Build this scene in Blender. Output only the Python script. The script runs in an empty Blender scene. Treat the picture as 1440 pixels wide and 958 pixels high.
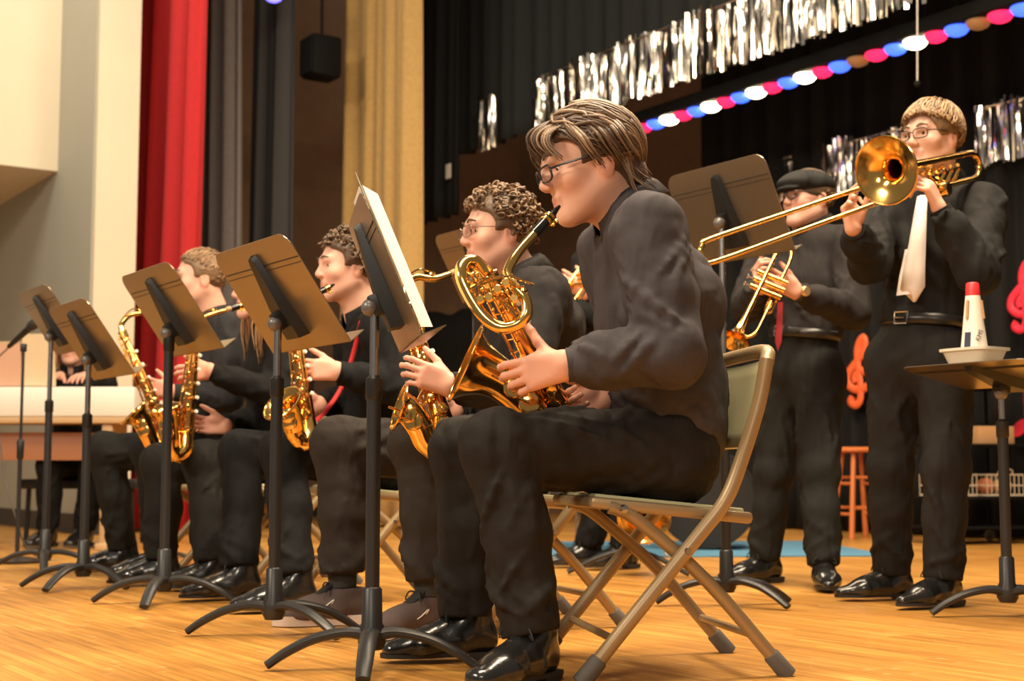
import bpy, bmesh, math, random
import numpy as np
from mathutils import Vector, Matrix

random.seed(7)
RNG = np.random.RandomState(11)
S = bpy.context.scene
COL = S.collection

# ------------------------------------------------------------------ camera
FPX = 2000.0
TH = math.atan(182.0 / FPX)
CAMZ = 0.45
cam_d = bpy.data.cameras.new('camera')
cam = bpy.data.objects.new('camera', cam_d)
COL.objects.link(cam)
cam.location = (0, 0, CAMZ)
cam.rotation_euler = (math.pi / 2 + TH, 0, 0)
cam_d.sensor_width = 36.0
cam_d.lens = 36.0 * FPX / 1440.0
cam_d.clip_end = 60
cam_d.dof.use_dof = True
cam_d.dof.focus_distance = 3.35
cam_d.dof.aperture_fstop = 4.5
S.camera = cam

# ------------------------------------------------------------------ colour management, world
S.view_settings.view_transform = 'Standard'
S.view_settings.look = 'None'
S.view_settings.exposure = 0.28
S.view_settings.gamma = 1.0
S.view_settings.use_curve_mapping = False
wd = bpy.data.worlds.new('world')
S.world = wd
wd.use_nodes = True
wd.node_tree.nodes['Background'].inputs[0].default_value = (1.0, 0.86, 0.7, 1)
wd.node_tree.nodes['Background'].inputs[1].default_value = 0.16

def lamp(name, kind, loc, target, energy, color, size=1.0, size_y=None, spot=None, blend=.5):
    d = bpy.data.lights.new(name, kind)
    o = bpy.data.objects.new(name, d)
    COL.objects.link(o)
    o.location = loc
    v = Vector(target) - Vector(loc)
    o.rotation_euler = v.to_track_quat('-Z', 'Y').to_euler()
    d.energy = energy
    d.color = color
    if kind == 'AREA':
        d.shape = 'RECTANGLE'
        d.size = size
        d.size_y = size_y or size
    if kind == 'SPOT':
        d.spot_size = spot
        d.spot_blend = blend
        d.shadow_soft_size = size
    return o

WARM = (1.0, 0.80, 0.56)
# stage border battens (run across the stage, above the players) and front-of-house lamps
lamp('stage_batten_light', 'AREA', (0.5, 3.5, 4.7), (0.0, 4.2, 0.8), 430, WARM, 4.5, 0.6)
lamp('stage_batten_light.001', 'AREA', (0.9, 6.2, 4.8), (0.7, 6.0, 0), 190, WARM, 5.0, 0.6)
lamp('front_of_house_light', 'AREA', (-5.2, 0.6, 4.4), (0.3, 4.4, 0.9), 250, (1.0, 0.85, 0.66), 1.6, 1.0)
lamp('front_of_house_light.001', 'AREA', (-1.2, -3.4, 4.2), (0.4, 4.5, 0.8), 140, (1.0, 0.85, 0.68), 1.6, 1.0)
lamp('house_light', 'AREA', (-3.9, 7.4, 6.0), (-4.6, 11.5, 3.2), 120, (1.0, 0.9, 0.76), 2.0, 2.0)

# ------------------------------------------------------------------ pixel helpers (1440 x 958 frame)
CT, ST = math.cos(TH), math.sin(TH)

def at(px, py, Y):
    u = (px - 720.0) / FPX
    v = (479.0 - py) / FPX
    dy = CT - v * ST
    dz = ST + v * CT
    t = Y / dy
    return np.array((u * t, Y, CAMZ + dz * t))

def gp(px, py):
    u = (px - 720.0) / FPX
    v = (479.0 - py) / FPX
    dy = CT - v * ST
    dz = ST + v * CT
    t = -CAMZ / dz
    return np.array((u * t, dy * t, 0.0))

WD = np.array((-0.56, 0.83, 0.0)); WD /= np.linalg.norm(WD)      # across the stage
UD = np.array((WD[1], -WD[0], 0.0))                               # upstage
ZU = np.array((0, 0, 1.0))

def nrm(v):
    v = np.asarray(v, float)
    return v / (np.linalg.norm(v) + 1e-9)

# ------------------------------------------------------------------ materials
MATS = {}

def mat(name, color, rough=0.6, metal=0.0, noise=0.0, nscale=20.0, bump=0.0, bscale=60.0, emit=None, estr=0.0,
        sheen=0.0, coat=0.0, stretch=None, spec=None, sss=0.0, alpha=None, trans=0.0):
    if name in MATS:
        return MATS[name]
    m = bpy.data.materials.new(name)
    m.use_nodes = True
    nt = m.node_tree
    b = nt.nodes['Principled BSDF']
    c = tuple(color) + (1,)
    b.inputs['Base Color'].default_value = c
    b.inputs['Roughness'].default_value = rough
    b.inputs['Metallic'].default_value = metal
    if spec is not None:
        b.inputs['Specular IOR Level'].default_value = spec
    if sheen:
        b.inputs['Sheen Weight'].default_value = sheen
    if coat:
        b.inputs['Coat Weight'].default_value = coat
        b.inputs['Coat Roughness'].default_value = 0.12
    if sss:
        b.inputs['Subsurface Weight'].default_value = sss
        b.inputs['Subsurface Radius'].default_value = (0.012, 0.005, 0.003)
    if trans:
        b.inputs['Transmission Weight'].default_value = trans
    if emit:
        b.inputs['Emission Color'].default_value = tuple(emit) + (1,)
        b.inputs['Emission Strength'].default_value = estr
    tc = nt.nodes.new('ShaderNodeTexCoord')
    src = tc.outputs['Object']
    if stretch:
        mp = nt.nodes.new('ShaderNodeMapping')
        mp.inputs['Scale'].default_value = stretch
        nt.links.new(src, mp.inputs[0])
        src = mp.outputs[0]
    if noise:
        n = nt.nodes.new('ShaderNodeTexNoise')
        n.inputs['Scale'].default_value = nscale
        n.inputs['Detail'].default_value = 4
        nt.links.new(src, n.inputs['Vector'])
        mx = nt.nodes.new('ShaderNodeMix')
        mx.data_type = 'RGBA'
        mx.inputs[6].default_value = tuple(max(0, x * (1 - noise)) for x in color) + (1,)
        mx.inputs[7].default_value = tuple(min(1, x * (1 + noise)) for x in color) + (1,)
        nt.links.new(n.outputs['Fac'], mx.inputs[0])
        nt.links.new(mx.outputs[2], b.inputs['Base Color'])
    if bump:
        n2 = nt.nodes.new('ShaderNodeTexNoise')
        n2.inputs['Scale'].default_value = bscale
        n2.inputs['Detail'].default_value = 3
        nt.links.new(src, n2.inputs['Vector'])
        bp = nt.nodes.new('ShaderNodeBump')
        bp.inputs['Strength'].default_value = bump
        bp.inputs['Distance'].default_value = 0.01
        nt.links.new(n2.outputs['Fac'], bp.inputs['Height'])
        nt.links.new(bp.outputs[0], b.inputs['Normal'])
    MATS[name] = m
    return m

def attr_mat(name, rough, sss=0.0, bump=0.0, bscale=200, spec=0.4, sheen=0.0):
    """principled material whose colour comes from the mesh's 'Col' attribute"""
    if name in MATS:
        return MATS[name]
    m = mat(name, (0.5, 0.5, 0.5), rough, bump=bump, bscale=bscale, sss=sss, spec=spec, sheen=sheen)
    nt = m.node_tree
    a = nt.nodes.new('ShaderNodeAttribute')
    a.attribute_name = 'Col'
    nt.links.new(a.outputs['Color'], nt.nodes['Principled BSDF'].inputs['Base Color'])
    return m

# ------------------------------------------------------------------ objects
def rootloc(p):
    v = np.zeros(3)
    while p is not None:
        v = v + np.array(p.location)
        p = p.parent
    return v

def link(name, verts, faces, m, parent=None, smooth=True, local=False, col=None):
    verts = np.asarray(verts, float).reshape(-1, 3)
    if parent is not None and not local:
        verts = verts - rootloc(parent)
    me = bpy.data.meshes.new(name)
    if isinstance(faces, np.ndarray):
        nf, k = faces.shape
        me.vertices.add(len(verts))
        me.vertices.foreach_set('co', verts.astype(np.float32).ravel())
        me.loops.add(nf * k)
        me.loops.foreach_set('vertex_index', faces.astype(np.int32).ravel())
        me.polygons.add(nf)
        me.polygons.foreach_set('loop_start', np.arange(0, nf * k, k, dtype=np.int32))
        me.polygons.foreach_set('loop_total', np.full(nf, k, dtype=np.int32))
        me.update(calc_edges=True)
    else:
        me.from_pydata([tuple(v) for v in verts], [], faces)
    if smooth:
        me.polygons.foreach_set('use_smooth', [True] * len(me.polygons))
    if col is not None:
        ca = me.color_attributes.new('Col', 'FLOAT_COLOR', 'POINT')
        c4 = np.ones((len(verts), 4), np.float32)
        c4[:, :3] = col
        ca.data.foreach_set('color', c4.ravel())
    me.materials.append(m)
    me.update()
    o = bpy.data.objects.new(name, me)
    COL.objects.link(o)
    if parent is not None:
        o.parent = parent
    return o

def tag(o, label=None, cat=None, group=None, kind=None):
    if label: o['label'] = label
    if cat: o['category'] = cat
    if group: o['group'] = group
    if kind: o['kind'] = kind
    return o

def thing(name, label, cat, loc=(0, 0, 0), rz=0.0, group=None):
    o = bpy.data.objects.new(name, None)
    COL.objects.link(o)
    o.empty_display_size = 0.1
    o.location = tuple(float(x) for x in loc)
    o.rotation_euler = (0, 0, rz)
    return tag(o, label, cat, group)

def smooth_path(pts, n=6):
    """Catmull-Rom through points (any dimension)"""
    P = [np.asarray(p, float) for p in pts]
    if len(P) < 3:
        return P
    Q = [2 * P[0] - P[1]] + P + [2 * P[-1] - P[-2]]
    out = []
    for i in range(1, len(Q) - 2):
        for j in range(n):
            t = j / n
            a, b, c, d = Q[i - 1], Q[i], Q[i + 1], Q[i + 2]
            out.append(0.5 * ((2 * b) + (-a + c) * t + (2 * a - 5 * b + 4 * c - d) * t * t + (-a + 3 * b - 3 * c + d) * t ** 3))
    out.append(P[-1])
    return out

class MB:
    """collects simple shapes into one mesh"""
    def __init__(s):
        s.v = []; s.f = []
    def add(s, vs, fs):
        o = len(s.v)
        s.v.extend([tuple(map(float, p)) for p in vs])
        s.f.extend([tuple(i + o for i in f) for f in fs])
        return s
    def box(s, c, h, R=None, bev=0.0):
        c = np.asarray(c, float)
        R = np.eye(3) if R is None else np.asarray(R, float)      # rows are the axes
        hx, hy, hz = h
        if bev <= 0:
            vs = [c + R[0] * (x * hx) + R[1] * (y * hy) + R[2] * (z * hz) for x in (-1, 1) for y in (-1, 1) for z in (-1, 1)]
            return s.add(vs, [(0, 1, 3, 2), (4, 6, 7, 5), (0, 4, 5, 1), (2, 3, 7, 6), (0, 2, 6, 4), (1, 5, 7, 3)])
        bm = bmesh.new()
        bmesh.ops.create_cube(bm, size=1)
        for v in bm.verts:
            v.co = Vector((v.co.x * 2 * hx, v.co.y * 2 * hy, v.co.z * 2 * hz))
        bmesh.ops.bevel(bm, geom=list(bm.edges), offset=bev, segments=2, affect='EDGES', profile=.5)
        bm.verts.index_update()
        vs = [c + R[0] * v.co.x + R[1] * v.co.y + R[2] * v.co.z for v in bm.verts]
        fs = [tuple(v.index for v in f.verts) for f in bm.faces]
        bm.free()
        return s.add(vs, fs)
    def tube(s, pts, r, n=10, caps=True, flat=None, q=1.0):
        pts = [np.asarray(p, float) for p in pts]
        m = len(pts)
        rr = [r] * m if np.isscalar(r) else list(r)
        if len(rr) != m:
            rr = list(np.interp(np.linspace(0, 1, m), np.linspace(0, 1, len(rr)), rr))
        t0 = nrm(pts[1] - pts[0])
        if flat is not None:
            a = np.asarray(flat, float)
        else:
            a = np.array((0, 0, 1.0)) if abs(t0[2]) < .9 else np.array((1.0, 0, 0))
        a = nrm(a - t0 * np.dot(a, t0))
        vs = []
        for i in range(m):
            t = nrm(pts[min(i + 1, m - 1)] - pts[max(i - 1, 0)])
            a = nrm(a - t * np.dot(a, t))
            b = np.cross(t, a)
            for k in range(n):
                w = 2 * math.pi * k / n
                vs.append(pts[i] + rr[i] * (math.cos(w) * a * q + math.sin(w) * b))
        fs = []
        for i in range(m - 1):
            for k in range(n):
                k2 = (k + 1) % n
                fs.append((i * n + k, i * n + k2, (i + 1) * n + k2, (i + 1) * n + k))
        if caps:
            fs.append(tuple(range(n - 1, -1, -1)))
            fs.append(tuple((m - 1) * n + k for k in range(n)))
        return s.add(vs, fs)
    def lathe(s, prof, o, axis, n=24, closed=False):
        """prof: list of (radius, height along axis)"""
        o = np.asarray(o, float)
        ax = nrm(axis)
        a = np.array((0, 0, 1.0)) if abs(ax[2]) < .9 else np.array((1.0, 0, 0))
        a = nrm(a - ax * np.dot(a, ax)); b = np.cross(ax, a)
        vs = []
        for (r, h) in prof:
            for k in range(n):
                w = 2 * math.pi * k / n
                vs.append(o + ax * h + r * (math.cos(w) * a + math.sin(w) * b))
        fs = []
        m = len(prof)
        for i in range(m - 1):
            for k in range(n):
                k2 = (k + 1) % n
                fs.append((i * n + k, i * n + k2, (i + 1) * n + k2, (i + 1) * n + k))
        if prof[0][0] > 1e-4: fs.append(tuple(range(n - 1, -1, -1))) if closed else None
        if prof[-1][0] > 1e-4 and closed: fs.append(tuple((m - 1) * n + k for k in range(n)))
        return s.add(vs, fs)
    def ball(s, c, r, n=12, sq=(1, 1, 1)):
        c = np.asarray(c, float)
        vs = []; fs = []
        m = max(5, n // 2)
        for i in range(m + 1):
            p = math.pi * i / m
            for k in range(n):
                w = 2 * math.pi * k / n
                vs.append(c + r * np.array((math.sin(p) * math.cos(w) * sq[0], math.sin(p) * math.sin(w) * sq[1], math.cos(p) * sq[2])))
        for i in range(m):
            for k in range(n):
                k2 = (k + 1) % n
                fs.append((i * n + k, (i + 1) * n + k, (i + 1) * n + k2, i * n + k2))
        return s.add(vs, fs)
    def prism(s, outline, th):
        """outline: list of 3-D points (planar), extruded by vector th"""
        th = np.asarray(th, float)
        n = len(outline)
        vs = [np.asarray(p, float) for p in outline] + [np.asarray(p, float) + th for p in outline]
        fs = [tuple(range(n - 1, -1, -1)), tuple(range(n, 2 * n))]
        for i in range(n):
            j = (i + 1) % n
            fs.append((i, j, n + j, n + i))
        return s.add(vs, fs)
    def build(s, name, m, parent=None, smooth=True, local=False):
        o = link(name, s.v, s.f, m, parent, False, local)
        if smooth:
            me = o.data
            me.polygons.foreach_set('use_smooth', [True] * len(me.polygons))
            try:
                me.set_sharp_from_angle(angle=math.radians(42))
            except Exception:
                pass
        bm = bmesh.new(); bm.from_mesh(o.data)
        bmesh.ops.recalc_face_normals(bm, faces=bm.faces)
        bm.to_mesh(o.data); bm.free()
        return o

# ------------------------------------------------------------------ signed-distance volumes -> smooth organic meshes
class Vol:
    def __init__(s, lo, hi, h):
        s.lo = np.asarray(lo, float); s.h = h
        n = np.ceil((np.asarray(hi, float) - s.lo) / h).astype(int) + 1
        s.n = n
        s.ax = [s.lo[i] + h * np.arange(n[i]) for i in range(3)]
        s.F = np.full(tuple(n), 1.0, np.float32)
    def _sl(s, lo, hi):
        sl = []
        for i in range(3):
            a = int(max(0, math.floor((lo[i] - s.lo[i]) / s.h)))
            b = int(min(s.n[i], math.ceil((hi[i] - s.lo[i]) / s.h) + 1))
            if b <= a: return None
            sl.append(slice(a, b))
        X = s.ax[0][sl[0]][:, None, None]; Y = s.ax[1][sl[1]][None, :, None]; Z = s.ax[2][sl[2]][None, None, :]
        return tuple(sl), X, Y, Z
    def _mix(s, sl, d, k):
        a = s.F[sl]
        if k <= 0:
            s.F[sl] = np.minimum(a, d); return
        h = np.clip(.5 + .5 * (a - d) / k, 0, 1)
        s.F[sl] = a * (1 - h) + d * h - k * h * (1 - h)
    def _sub(s, sl, d, k):
        a = s.F[sl]; d = -d
        h = np.clip(.5 - .5 * (a - d) / max(k, 1e-5), 0, 1)
        s.F[sl] = a * (1 - h) + d * h + k * h * (1 - h)
    def cone(s, a, b, ra, rb, k=.02, ax=None, q=1.0, sub=False):
        a = np.asarray(a, float); b = np.asarray(b, float)
        R = max(ra, rb) * max(1, q) + k + 2.5 * s.h
        g = s._sl(np.minimum(a, b) - R, np.maximum(a, b) + R)
        if g is None: return
        sl, X, Y, Z = g
        ab = b - a
        L2 = float(np.dot(ab, ab)) + 1e-12
        px, py, pz = X - a[0], Y - a[1], Z - a[2]
        t = np.clip((px * ab[0] + py * ab[1] + pz * ab[2]) / L2, 0, 1)
        vx, vy, vz = px - t * ab[0], py - t * ab[1], pz - t * ab[2]
        v2 = vx * vx + vy * vy + vz * vz
        if ax is not None:
            c = vx * ax[0] + vy * ax[1] + vz * ax[2]
            v2 = v2 - c * c + (c / q) ** 2
        d = np.sqrt(np.maximum(v2, 0)) - (ra + t * (rb - ra))
        (s._sub if sub else s._mix)(sl, d, k)
    def chain(s, pts, rs, k=.02, ax=None, q=1.0):
        for i in range(len(pts) - 1):
            s.cone(pts[i], pts[i + 1], rs[i], rs[i + 1], k, ax, q)
    def ell(s, c, rad, A=None, k=.02, sub=False):
        c = np.asarray(c, float); rad = np.asarray(rad, float)
        A = np.eye(3) if A is None else np.asarray(A, float)
        R = rad.max() + k + 2.5 * s.h
        g = s._sl(c - R, c + R)
        if g is None: return
        sl, X, Y, Z = g
        px, py, pz = X - c[0], Y - c[1], Z - c[2]
        q = [(px * A[i][0] + py * A[i][1] + pz * A[i][2]) for i in range(3)]
        k0 = np.sqrt(sum((q[i] / rad[i]) ** 2 for i in range(3)))
        k1 = np.sqrt(sum((q[i] / rad[i] ** 2) ** 2 for i in range(3))) + 1e-9
        d = k0 * (k0 - 1) / k1
        d = np.where(k0 < 1e-4, -rad.min(), d)
        (s._sub if sub else s._mix)(sl, d, k)
    def cut(s, p, n, c=None, r=None):
        """remove everything on the side n points to (inside a ball of radius r about c)"""
        X = s.ax[0][:, None, None]; Y = s.ax[1][None, :, None]; Z = s.ax[2][None, None, :]
        d = (X - p[0]) * n[0] + (Y - p[1]) * n[1] + (Z - p[2]) * n[2]
        if c is not None:
            rr = np.sqrt((X - c[0]) ** 2 + (Y - c[1]) ** 2 + (Z - c[2]) ** 2) - r
            d = np.minimum(d, -rr)
        s.F = np.maximum(s.F, d.astype(np.float32))
    def folds(s, amp, freq, seed, n=5, axis=None):
        """soft creases, as cloth has"""
        r = np.random.RandomState(seed)
        X = s.ax[0][:, None, None]; Y = s.ax[1][None, :, None]; Z = s.ax[2][None, None, :]
        near = np.abs(s.F) < 0.04
        acc = np.zeros(s.F.shape, np.float32)
        for i in range(n):
            d = nrm(r.normal(size=3))
            if axis is not None:
                d = nrm(d * .55 + np.asarray(axis) * (1 if r.rand() < .5 else -1))
            w = freq * (0.6 + 0.9 * r.rand())
            e = nrm(r.normal(size=3)); w2 = freq * .45
            ph = r.rand() * 6.28
            arg = w * (X * d[0] + Y * d[1] + Z * d[2]) + 1.6 * np.sin(w2 * (X * e[0] + Y * e[1] + Z * e[2]) + ph) + ph
            acc += (1 - 2 * np.abs(np.sin(arg * .5))).astype(np.float32)
        s.F = np.where(near, s.F + amp * acc / math.sqrt(n), s.F)
    def creases(s, joint, axis, R0, R1, L, n, seed, width=.008, drift=1.2, span=None, ref=None, height=1.15):
        """cloth folds: slanting ridges that run from a bend along a limb of radius R0..R1"""
        r = np.random.RandomState(seed)
        ax = nrm(axis)
        e1 = nrm(np.cross(ax, (0.31, .2, .93)) if ref is None else np.asarray(ref, float) - ax * np.dot(ref, ax)); e2 = np.cross(ax, e1)
        for i in range(n):
            a0 = (r.uniform(-math.pi, math.pi) if span is None else r.uniform(-span, span))
            dr = drift * r.uniform(.5, 1.3) * r.choice((-1, 1))
            l0 = r.uniform(-.12, .35) * L; ll = L * r.uniform(.45, .95)
            w = width * r.uniform(.55, 1.15)
            pts = []
            for j in range(6):
                t = j / 5
                sx = l0 + ll * t
                R = R0 + (R1 - R0) * min(1, max(0, sx / L))
                a = a0 + dr * t
                pts.append(np.asarray(joint) + ax * sx + (e1 * math.cos(a) + e2 * math.sin(a)) * (R - w * (1 - height)))
            rr = [w * q for q in (.35, .85, 1.0, .95, .7, .3)]
            for j in range(5):
                s.cone(pts[j], pts[j + 1], rr[j], rr[j + 1], .010)
    def mesh(s):
        F = s.F
        I = F < 0
        nx, ny, nz = F.shape
        cs = np.zeros((nx - 1, ny - 1, nz - 1), np.int8)
        offs = [(i, j, k) for i in (0, 1) for j in (0, 1) for k in (0, 1)]
        for (i, j, k) in offs:
            cs += I[i:nx - 1 + i, j:ny - 1 + j, k:nz - 1 + k]
        act = (cs > 0) & (cs < 8)
        ci = np.argwhere(act)
        N = len(ci)
        idm = np.full(act.shape, -1, np.int32)
        idm[act] = np.arange(N)
        cv = np.stack([F[ci[:, 0] + i, ci[:, 1] + j, ci[:, 2] + k] for (i, j, k) in offs], 1)
        acc = np.zeros((N, 3)); cnt = np.zeros(N)
        for a in range(8):
            for b in range(a + 1, 8):
                da = np.array(offs[b]) - np.array(offs[a])
                if np.abs(da).sum() != 1: continue
                va, vb = cv[:, a], cv[:, b]
                m = (va < 0) != (vb < 0)
                t = np.where(m, va / np.where(np.abs(va - vb) < 1e-12, 1, va - vb), 0)
                t = np.clip(t, 0, 1)
                p = np.array(offs[a])[None, :] + t[:, None] * da[None, :]
                acc += np.where(m[:, None], p, 0); cnt += m
        V = s.lo + (ci + acc / np.maximum(cnt, 1)[:, None]) * s.h
        Q = []
        A = I[:-1, 1:-1, 1:-1] != I[1:, 1:-1, 1:-1]
        e = np.argwhere(A); i, j, k = e[:, 0], e[:, 1] + 1, e[:, 2] + 1
        q = np.stack([idm[i, j - 1, k - 1], idm[i, j, k - 1], idm[i, j, k], idm[i, j - 1, k]], 1)
        fl = ~I[i, j, k]; q[fl] = q[fl][:, ::-1]; Q.append(q)
        A = I[1:-1, :-1, 1:-1] != I[1:-1, 1:, 1:-1]
        e = np.argwhere(A); i, j, k = e[:, 0] + 1, e[:, 1], e[:, 2] + 1
        q = np.stack([idm[i - 1, j, k - 1], idm[i - 1, j, k], idm[i, j, k], idm[i, j, k - 1]], 1)
        fl = ~I[i, j, k]; q[fl] = q[fl][:, ::-1]; Q.append(q)
        A = I[1:-1, 1:-1, :-1] != I[1:-1, 1:-1, 1:]
        e = np.argwhere(A); i, j, k = e[:, 0] + 1, e[:, 1] + 1, e[:, 2]
        q = np.stack([idm[i - 1, j - 1, k], idm[i, j - 1, k], idm[i, j, k], idm[i - 1, j, k]], 1)
        fl = ~I[i, j, k]; q[fl] = q[fl][:, ::-1]; Q.append(q)
        Q = np.concatenate(Q)
        Q = Q[(Q >= 0).all(1)]
        # one relaxation pass
        nb = np.zeros_like(V); c = np.zeros(len(V))
        for a, b in ((0, 1), (1, 2), (2, 3), (3, 0)):
            np.add.at(nb, Q[:, a], V[Q[:, b]]); np.add.at(c, Q[:, a], 1)
            np.add.at(nb, Q[:, b], V[Q[:, a]]); np.add.at(c, Q[:, b], 1)
        V = .5 * V + .5 * nb / np.maximum(c, 1)[:, None]
        return V, Q

# ================================================================== the stage and the hall
def SW(u, w, z=0.0):
    return UD * u + WD * w + np.array((0, 0, z))

RZ = math.atan2(WD[1], WD[0])          # local x runs across the stage
M_cream = mat('cream_wall', (0.78, 0.68, 0.50), 0.8, noise=.05, nscale=3)
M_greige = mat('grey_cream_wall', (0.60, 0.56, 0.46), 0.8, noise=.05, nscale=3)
M_soffit = mat('brown_soffit', (0.30, 0.22, 0.15), 0.8)
M_brown = mat('brown_block_wall', (0.24, 0.145, 0.085), 0.85, noise=.2, nscale=6, bump=.2, bscale=40)
M_black = mat('black_cloth', (0.010, 0.0095, 0.0095), 0.9, spec=.2, noise=.3, nscale=30)
M_greycloth = mat('grey_cloth', (0.135, 0.12, 0.115), 0.9, noise=.2, nscale=30)
M_red = mat('red_velvet', (0.46, 0.008, 0.010), 0.8, sheen=.06, noise=.2, nscale=40)
M_tan = mat('tan_velvet', (0.50, 0.31, 0.10), 0.85, sheen=.2, noise=.2, nscale=30)
M_dkbase = mat('dark_baseboard', (0.03, 0.027, 0.025), 0.6)

def wood_floor():
    m = bpy.data.materials.new('stage_wood')
    m.use_nodes = True
    nt = m.node_tree; N = nt.nodes; Lk = nt.links
    b = N['Principled BSDF']
    tc = N.new('ShaderNodeTexCoord')
    oi = N.new('ShaderNodeObjectInfo')
    cmb = N.new('ShaderNodeVectorMath'); cmb.operation = 'ADD'
    sc = N.new('ShaderNodeVectorMath'); sc.operation = 'SCALE'
    cx = N.new('ShaderNodeCombineXYZ')
    Lk.new(oi.outputs['Random'], cx.inputs[0]); Lk.new(oi.outputs['Random'], cx.inputs[1]); Lk.new(oi.outputs['Random'], cx.inputs[2])
    Lk.new(cx.outputs[0], sc.inputs[0]); sc.inputs['Scale'].default_value = 37.0
    Lk.new(tc.outputs['Object'], cmb.inputs[0]); Lk.new(sc.outputs[0], cmb.inputs[1])
    br = N.new('ShaderNodeTexBrick')
    br.inputs['Scale'].default_value = 1.0
    br.inputs['Brick Width'].default_value = 1.35
    br.inputs['Row Height'].default_value = 0.057
    br.inputs['Mortar Size'].default_value = 0.0007
    br.inputs['Color1'].default_value = (0.48, 0.215, 0.040, 1)
    br.inputs['Color2'].default_value = (0.66, 0.335, 0.075, 1)
    br.inputs['Mortar'].default_value = (0.16, 0.07, 0.02, 1)
    Lk.new(tc.outputs['Object'], br.inputs['Vector'])
    mp = N.new('ShaderNodeMapping'); mp.inputs['Scale'].default_value = (2.5, 45, 45)
    Lk.new(cmb.outputs[0], mp.inputs[0])
    n1 = N.new('ShaderNodeTexNoise'); n1.inputs['Scale'].default_value = 1.0; n1.inputs['Detail'].default_value = 6
    Lk.new(mp.outputs[0], n1.inputs['Vector'])
    n2 = N.new('ShaderNodeTexNoise'); n2.inputs['Scale'].default_value = 1.6; n2.inputs['Detail'].default_value = 5
    Lk.new(tc.outputs['Object'], n2.inputs['Vector'])
    mx = N.new('ShaderNodeMix'); mx.data_type = 'RGBA'; mx.blend_type = 'OVERLAY'
    mx.inputs[0].default_value = .75
    Lk.new(br.outputs['Color'], mx.inputs[6]); Lk.new(n1.outputs['Fac'], mx.inputs[7])
    mx2 = N.new('ShaderNodeMix'); mx2.data_type = 'RGBA'; mx2.blend_type = 'OVERLAY'
    mx2.inputs[0].default_value = .5
    Lk.new(mx.outputs[2], mx2.inputs[6]); Lk.new(n2.outputs['Fac'], mx2.inputs[7])
    # pale scuffs
    n3 = N.new('ShaderNodeTexNoise'); n3.inputs['Scale'].default_value = 7.0; n3.inputs['Detail'].default_value = 8
    n3.inputs['Distortion'].default_value = 2.5
    Lk.new(tc.outputs['Object'], n3.inputs['Vector'])
    rp = N.new('ShaderNodeValToRGB')
    rp.color_ramp.elements[0].position = .62; rp.color_ramp.elements[1].position = .74
    Lk.new(n3.outputs['Fac'], rp.inputs[0])
    mx3 = N.new('ShaderNodeMix'); mx3.data_type = 'RGBA'
    sc2 = N.new('ShaderNodeMath'); sc2.operation = 'MULTIPLY'; sc2.inputs[1].default_value = .6
    Lk.new(rp.outputs[0], sc2.inputs[0]); Lk.new(sc2.outputs[0], mx3.inputs[0])
    Lk.new(mx2.outputs[2], mx3.inputs[6]); mx3.inputs[7].default_value = (0.75, 0.52, 0.25, 1)
    Lk.new(mx3.outputs[2], b.inputs['Base Color'])
    mr = N.new('ShaderNodeMapRange'); mr.inputs[3].default_value = .22; mr.inputs[4].default_value = .5
    Lk.new(n2.outputs['Fac'], mr.inputs[0]); Lk.new(mr.outputs[0], b.inputs['Roughness'])
    b.inputs['Specular IOR Level'].default_value = .5
    return m

M_floor = wood_floor()
# stage floor (local x across the stage, local y towards the audience)
fl = link('floor', [(-6, -0.45, -.0012), (18, -0.45, -.0012), (18, -10, -.0012), (-6, -10, -.0012),
                    (-6, -0.45, -.3), (18, -0.45, -.3), (18, -10, -.3), (-6, -10, -.3)],
          [(3, 2, 1, 0), (4, 5, 6, 7), (0, 1, 5, 4), (1, 2, 6, 5), (2, 3, 7, 6), (3, 0, 4, 7)], M_floor, None, False)
fl.rotation_euler = (0, 0, RZ)
tag(fl, 'worn honey-coloured strip wood stage floor', 'floor', kind='structure')
pm = None
rp_ = random.Random(5)
npl = 0
for r in range(11, 74):
    u0 = r * 0.057
    w = 1.2 - rp_.random() * 1.3
    while w < 5.6:
        Lp = rp_.choice((0.9, 1.2, 1.5, 1.8))
        c = SW(u0 + .0285, w + Lp / 2)
        vis = False
        for e in (w, w + Lp / 2, w + Lp):
            q = SW(u0 + .0285, e)
            if q[1] > 2.6 and q[1] < 4.75 and abs(q[0]) / q[1] < .40: vis = True
        if vis and npl < 290:
            key = 'plank_%.1f' % Lp
            me = bpy.data.meshes.get(key)
            if me is None:
                t = MB().box((0, 0, -.0011), (Lp / 2 - .0004, .0285 - .0004, .0011))
                o = t.build('plank', M_floor, None, False)
                me = o.data; me.name = key
                bpy.data.objects.remove(o)
            o = bpy.data.objects.new('plank', me)
            COL.objects.link(o)
            o.parent = fl
            o.location = (w + Lp / 2, -(u0 + .0285), 0.0)
            npl += 1
        w += Lp

def slab(name, u0, u1, w0, w1, z0, z1, m, label, cat='wall'):
    c = SW((u0 + u1) / 2, (w0 + w1) / 2, (z0 + z1) / 2)
    o = MB().box((0, 0, 0), (abs(w1 - w0) / 2, abs(u1 - u0) / 2, abs(z1 - z0) / 2)).build(name, m, None, False)
    o.location = tuple(c); o.rotation_euler = (0, 0, RZ)
    return tag(o, label, cat, kind='structure')

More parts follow.
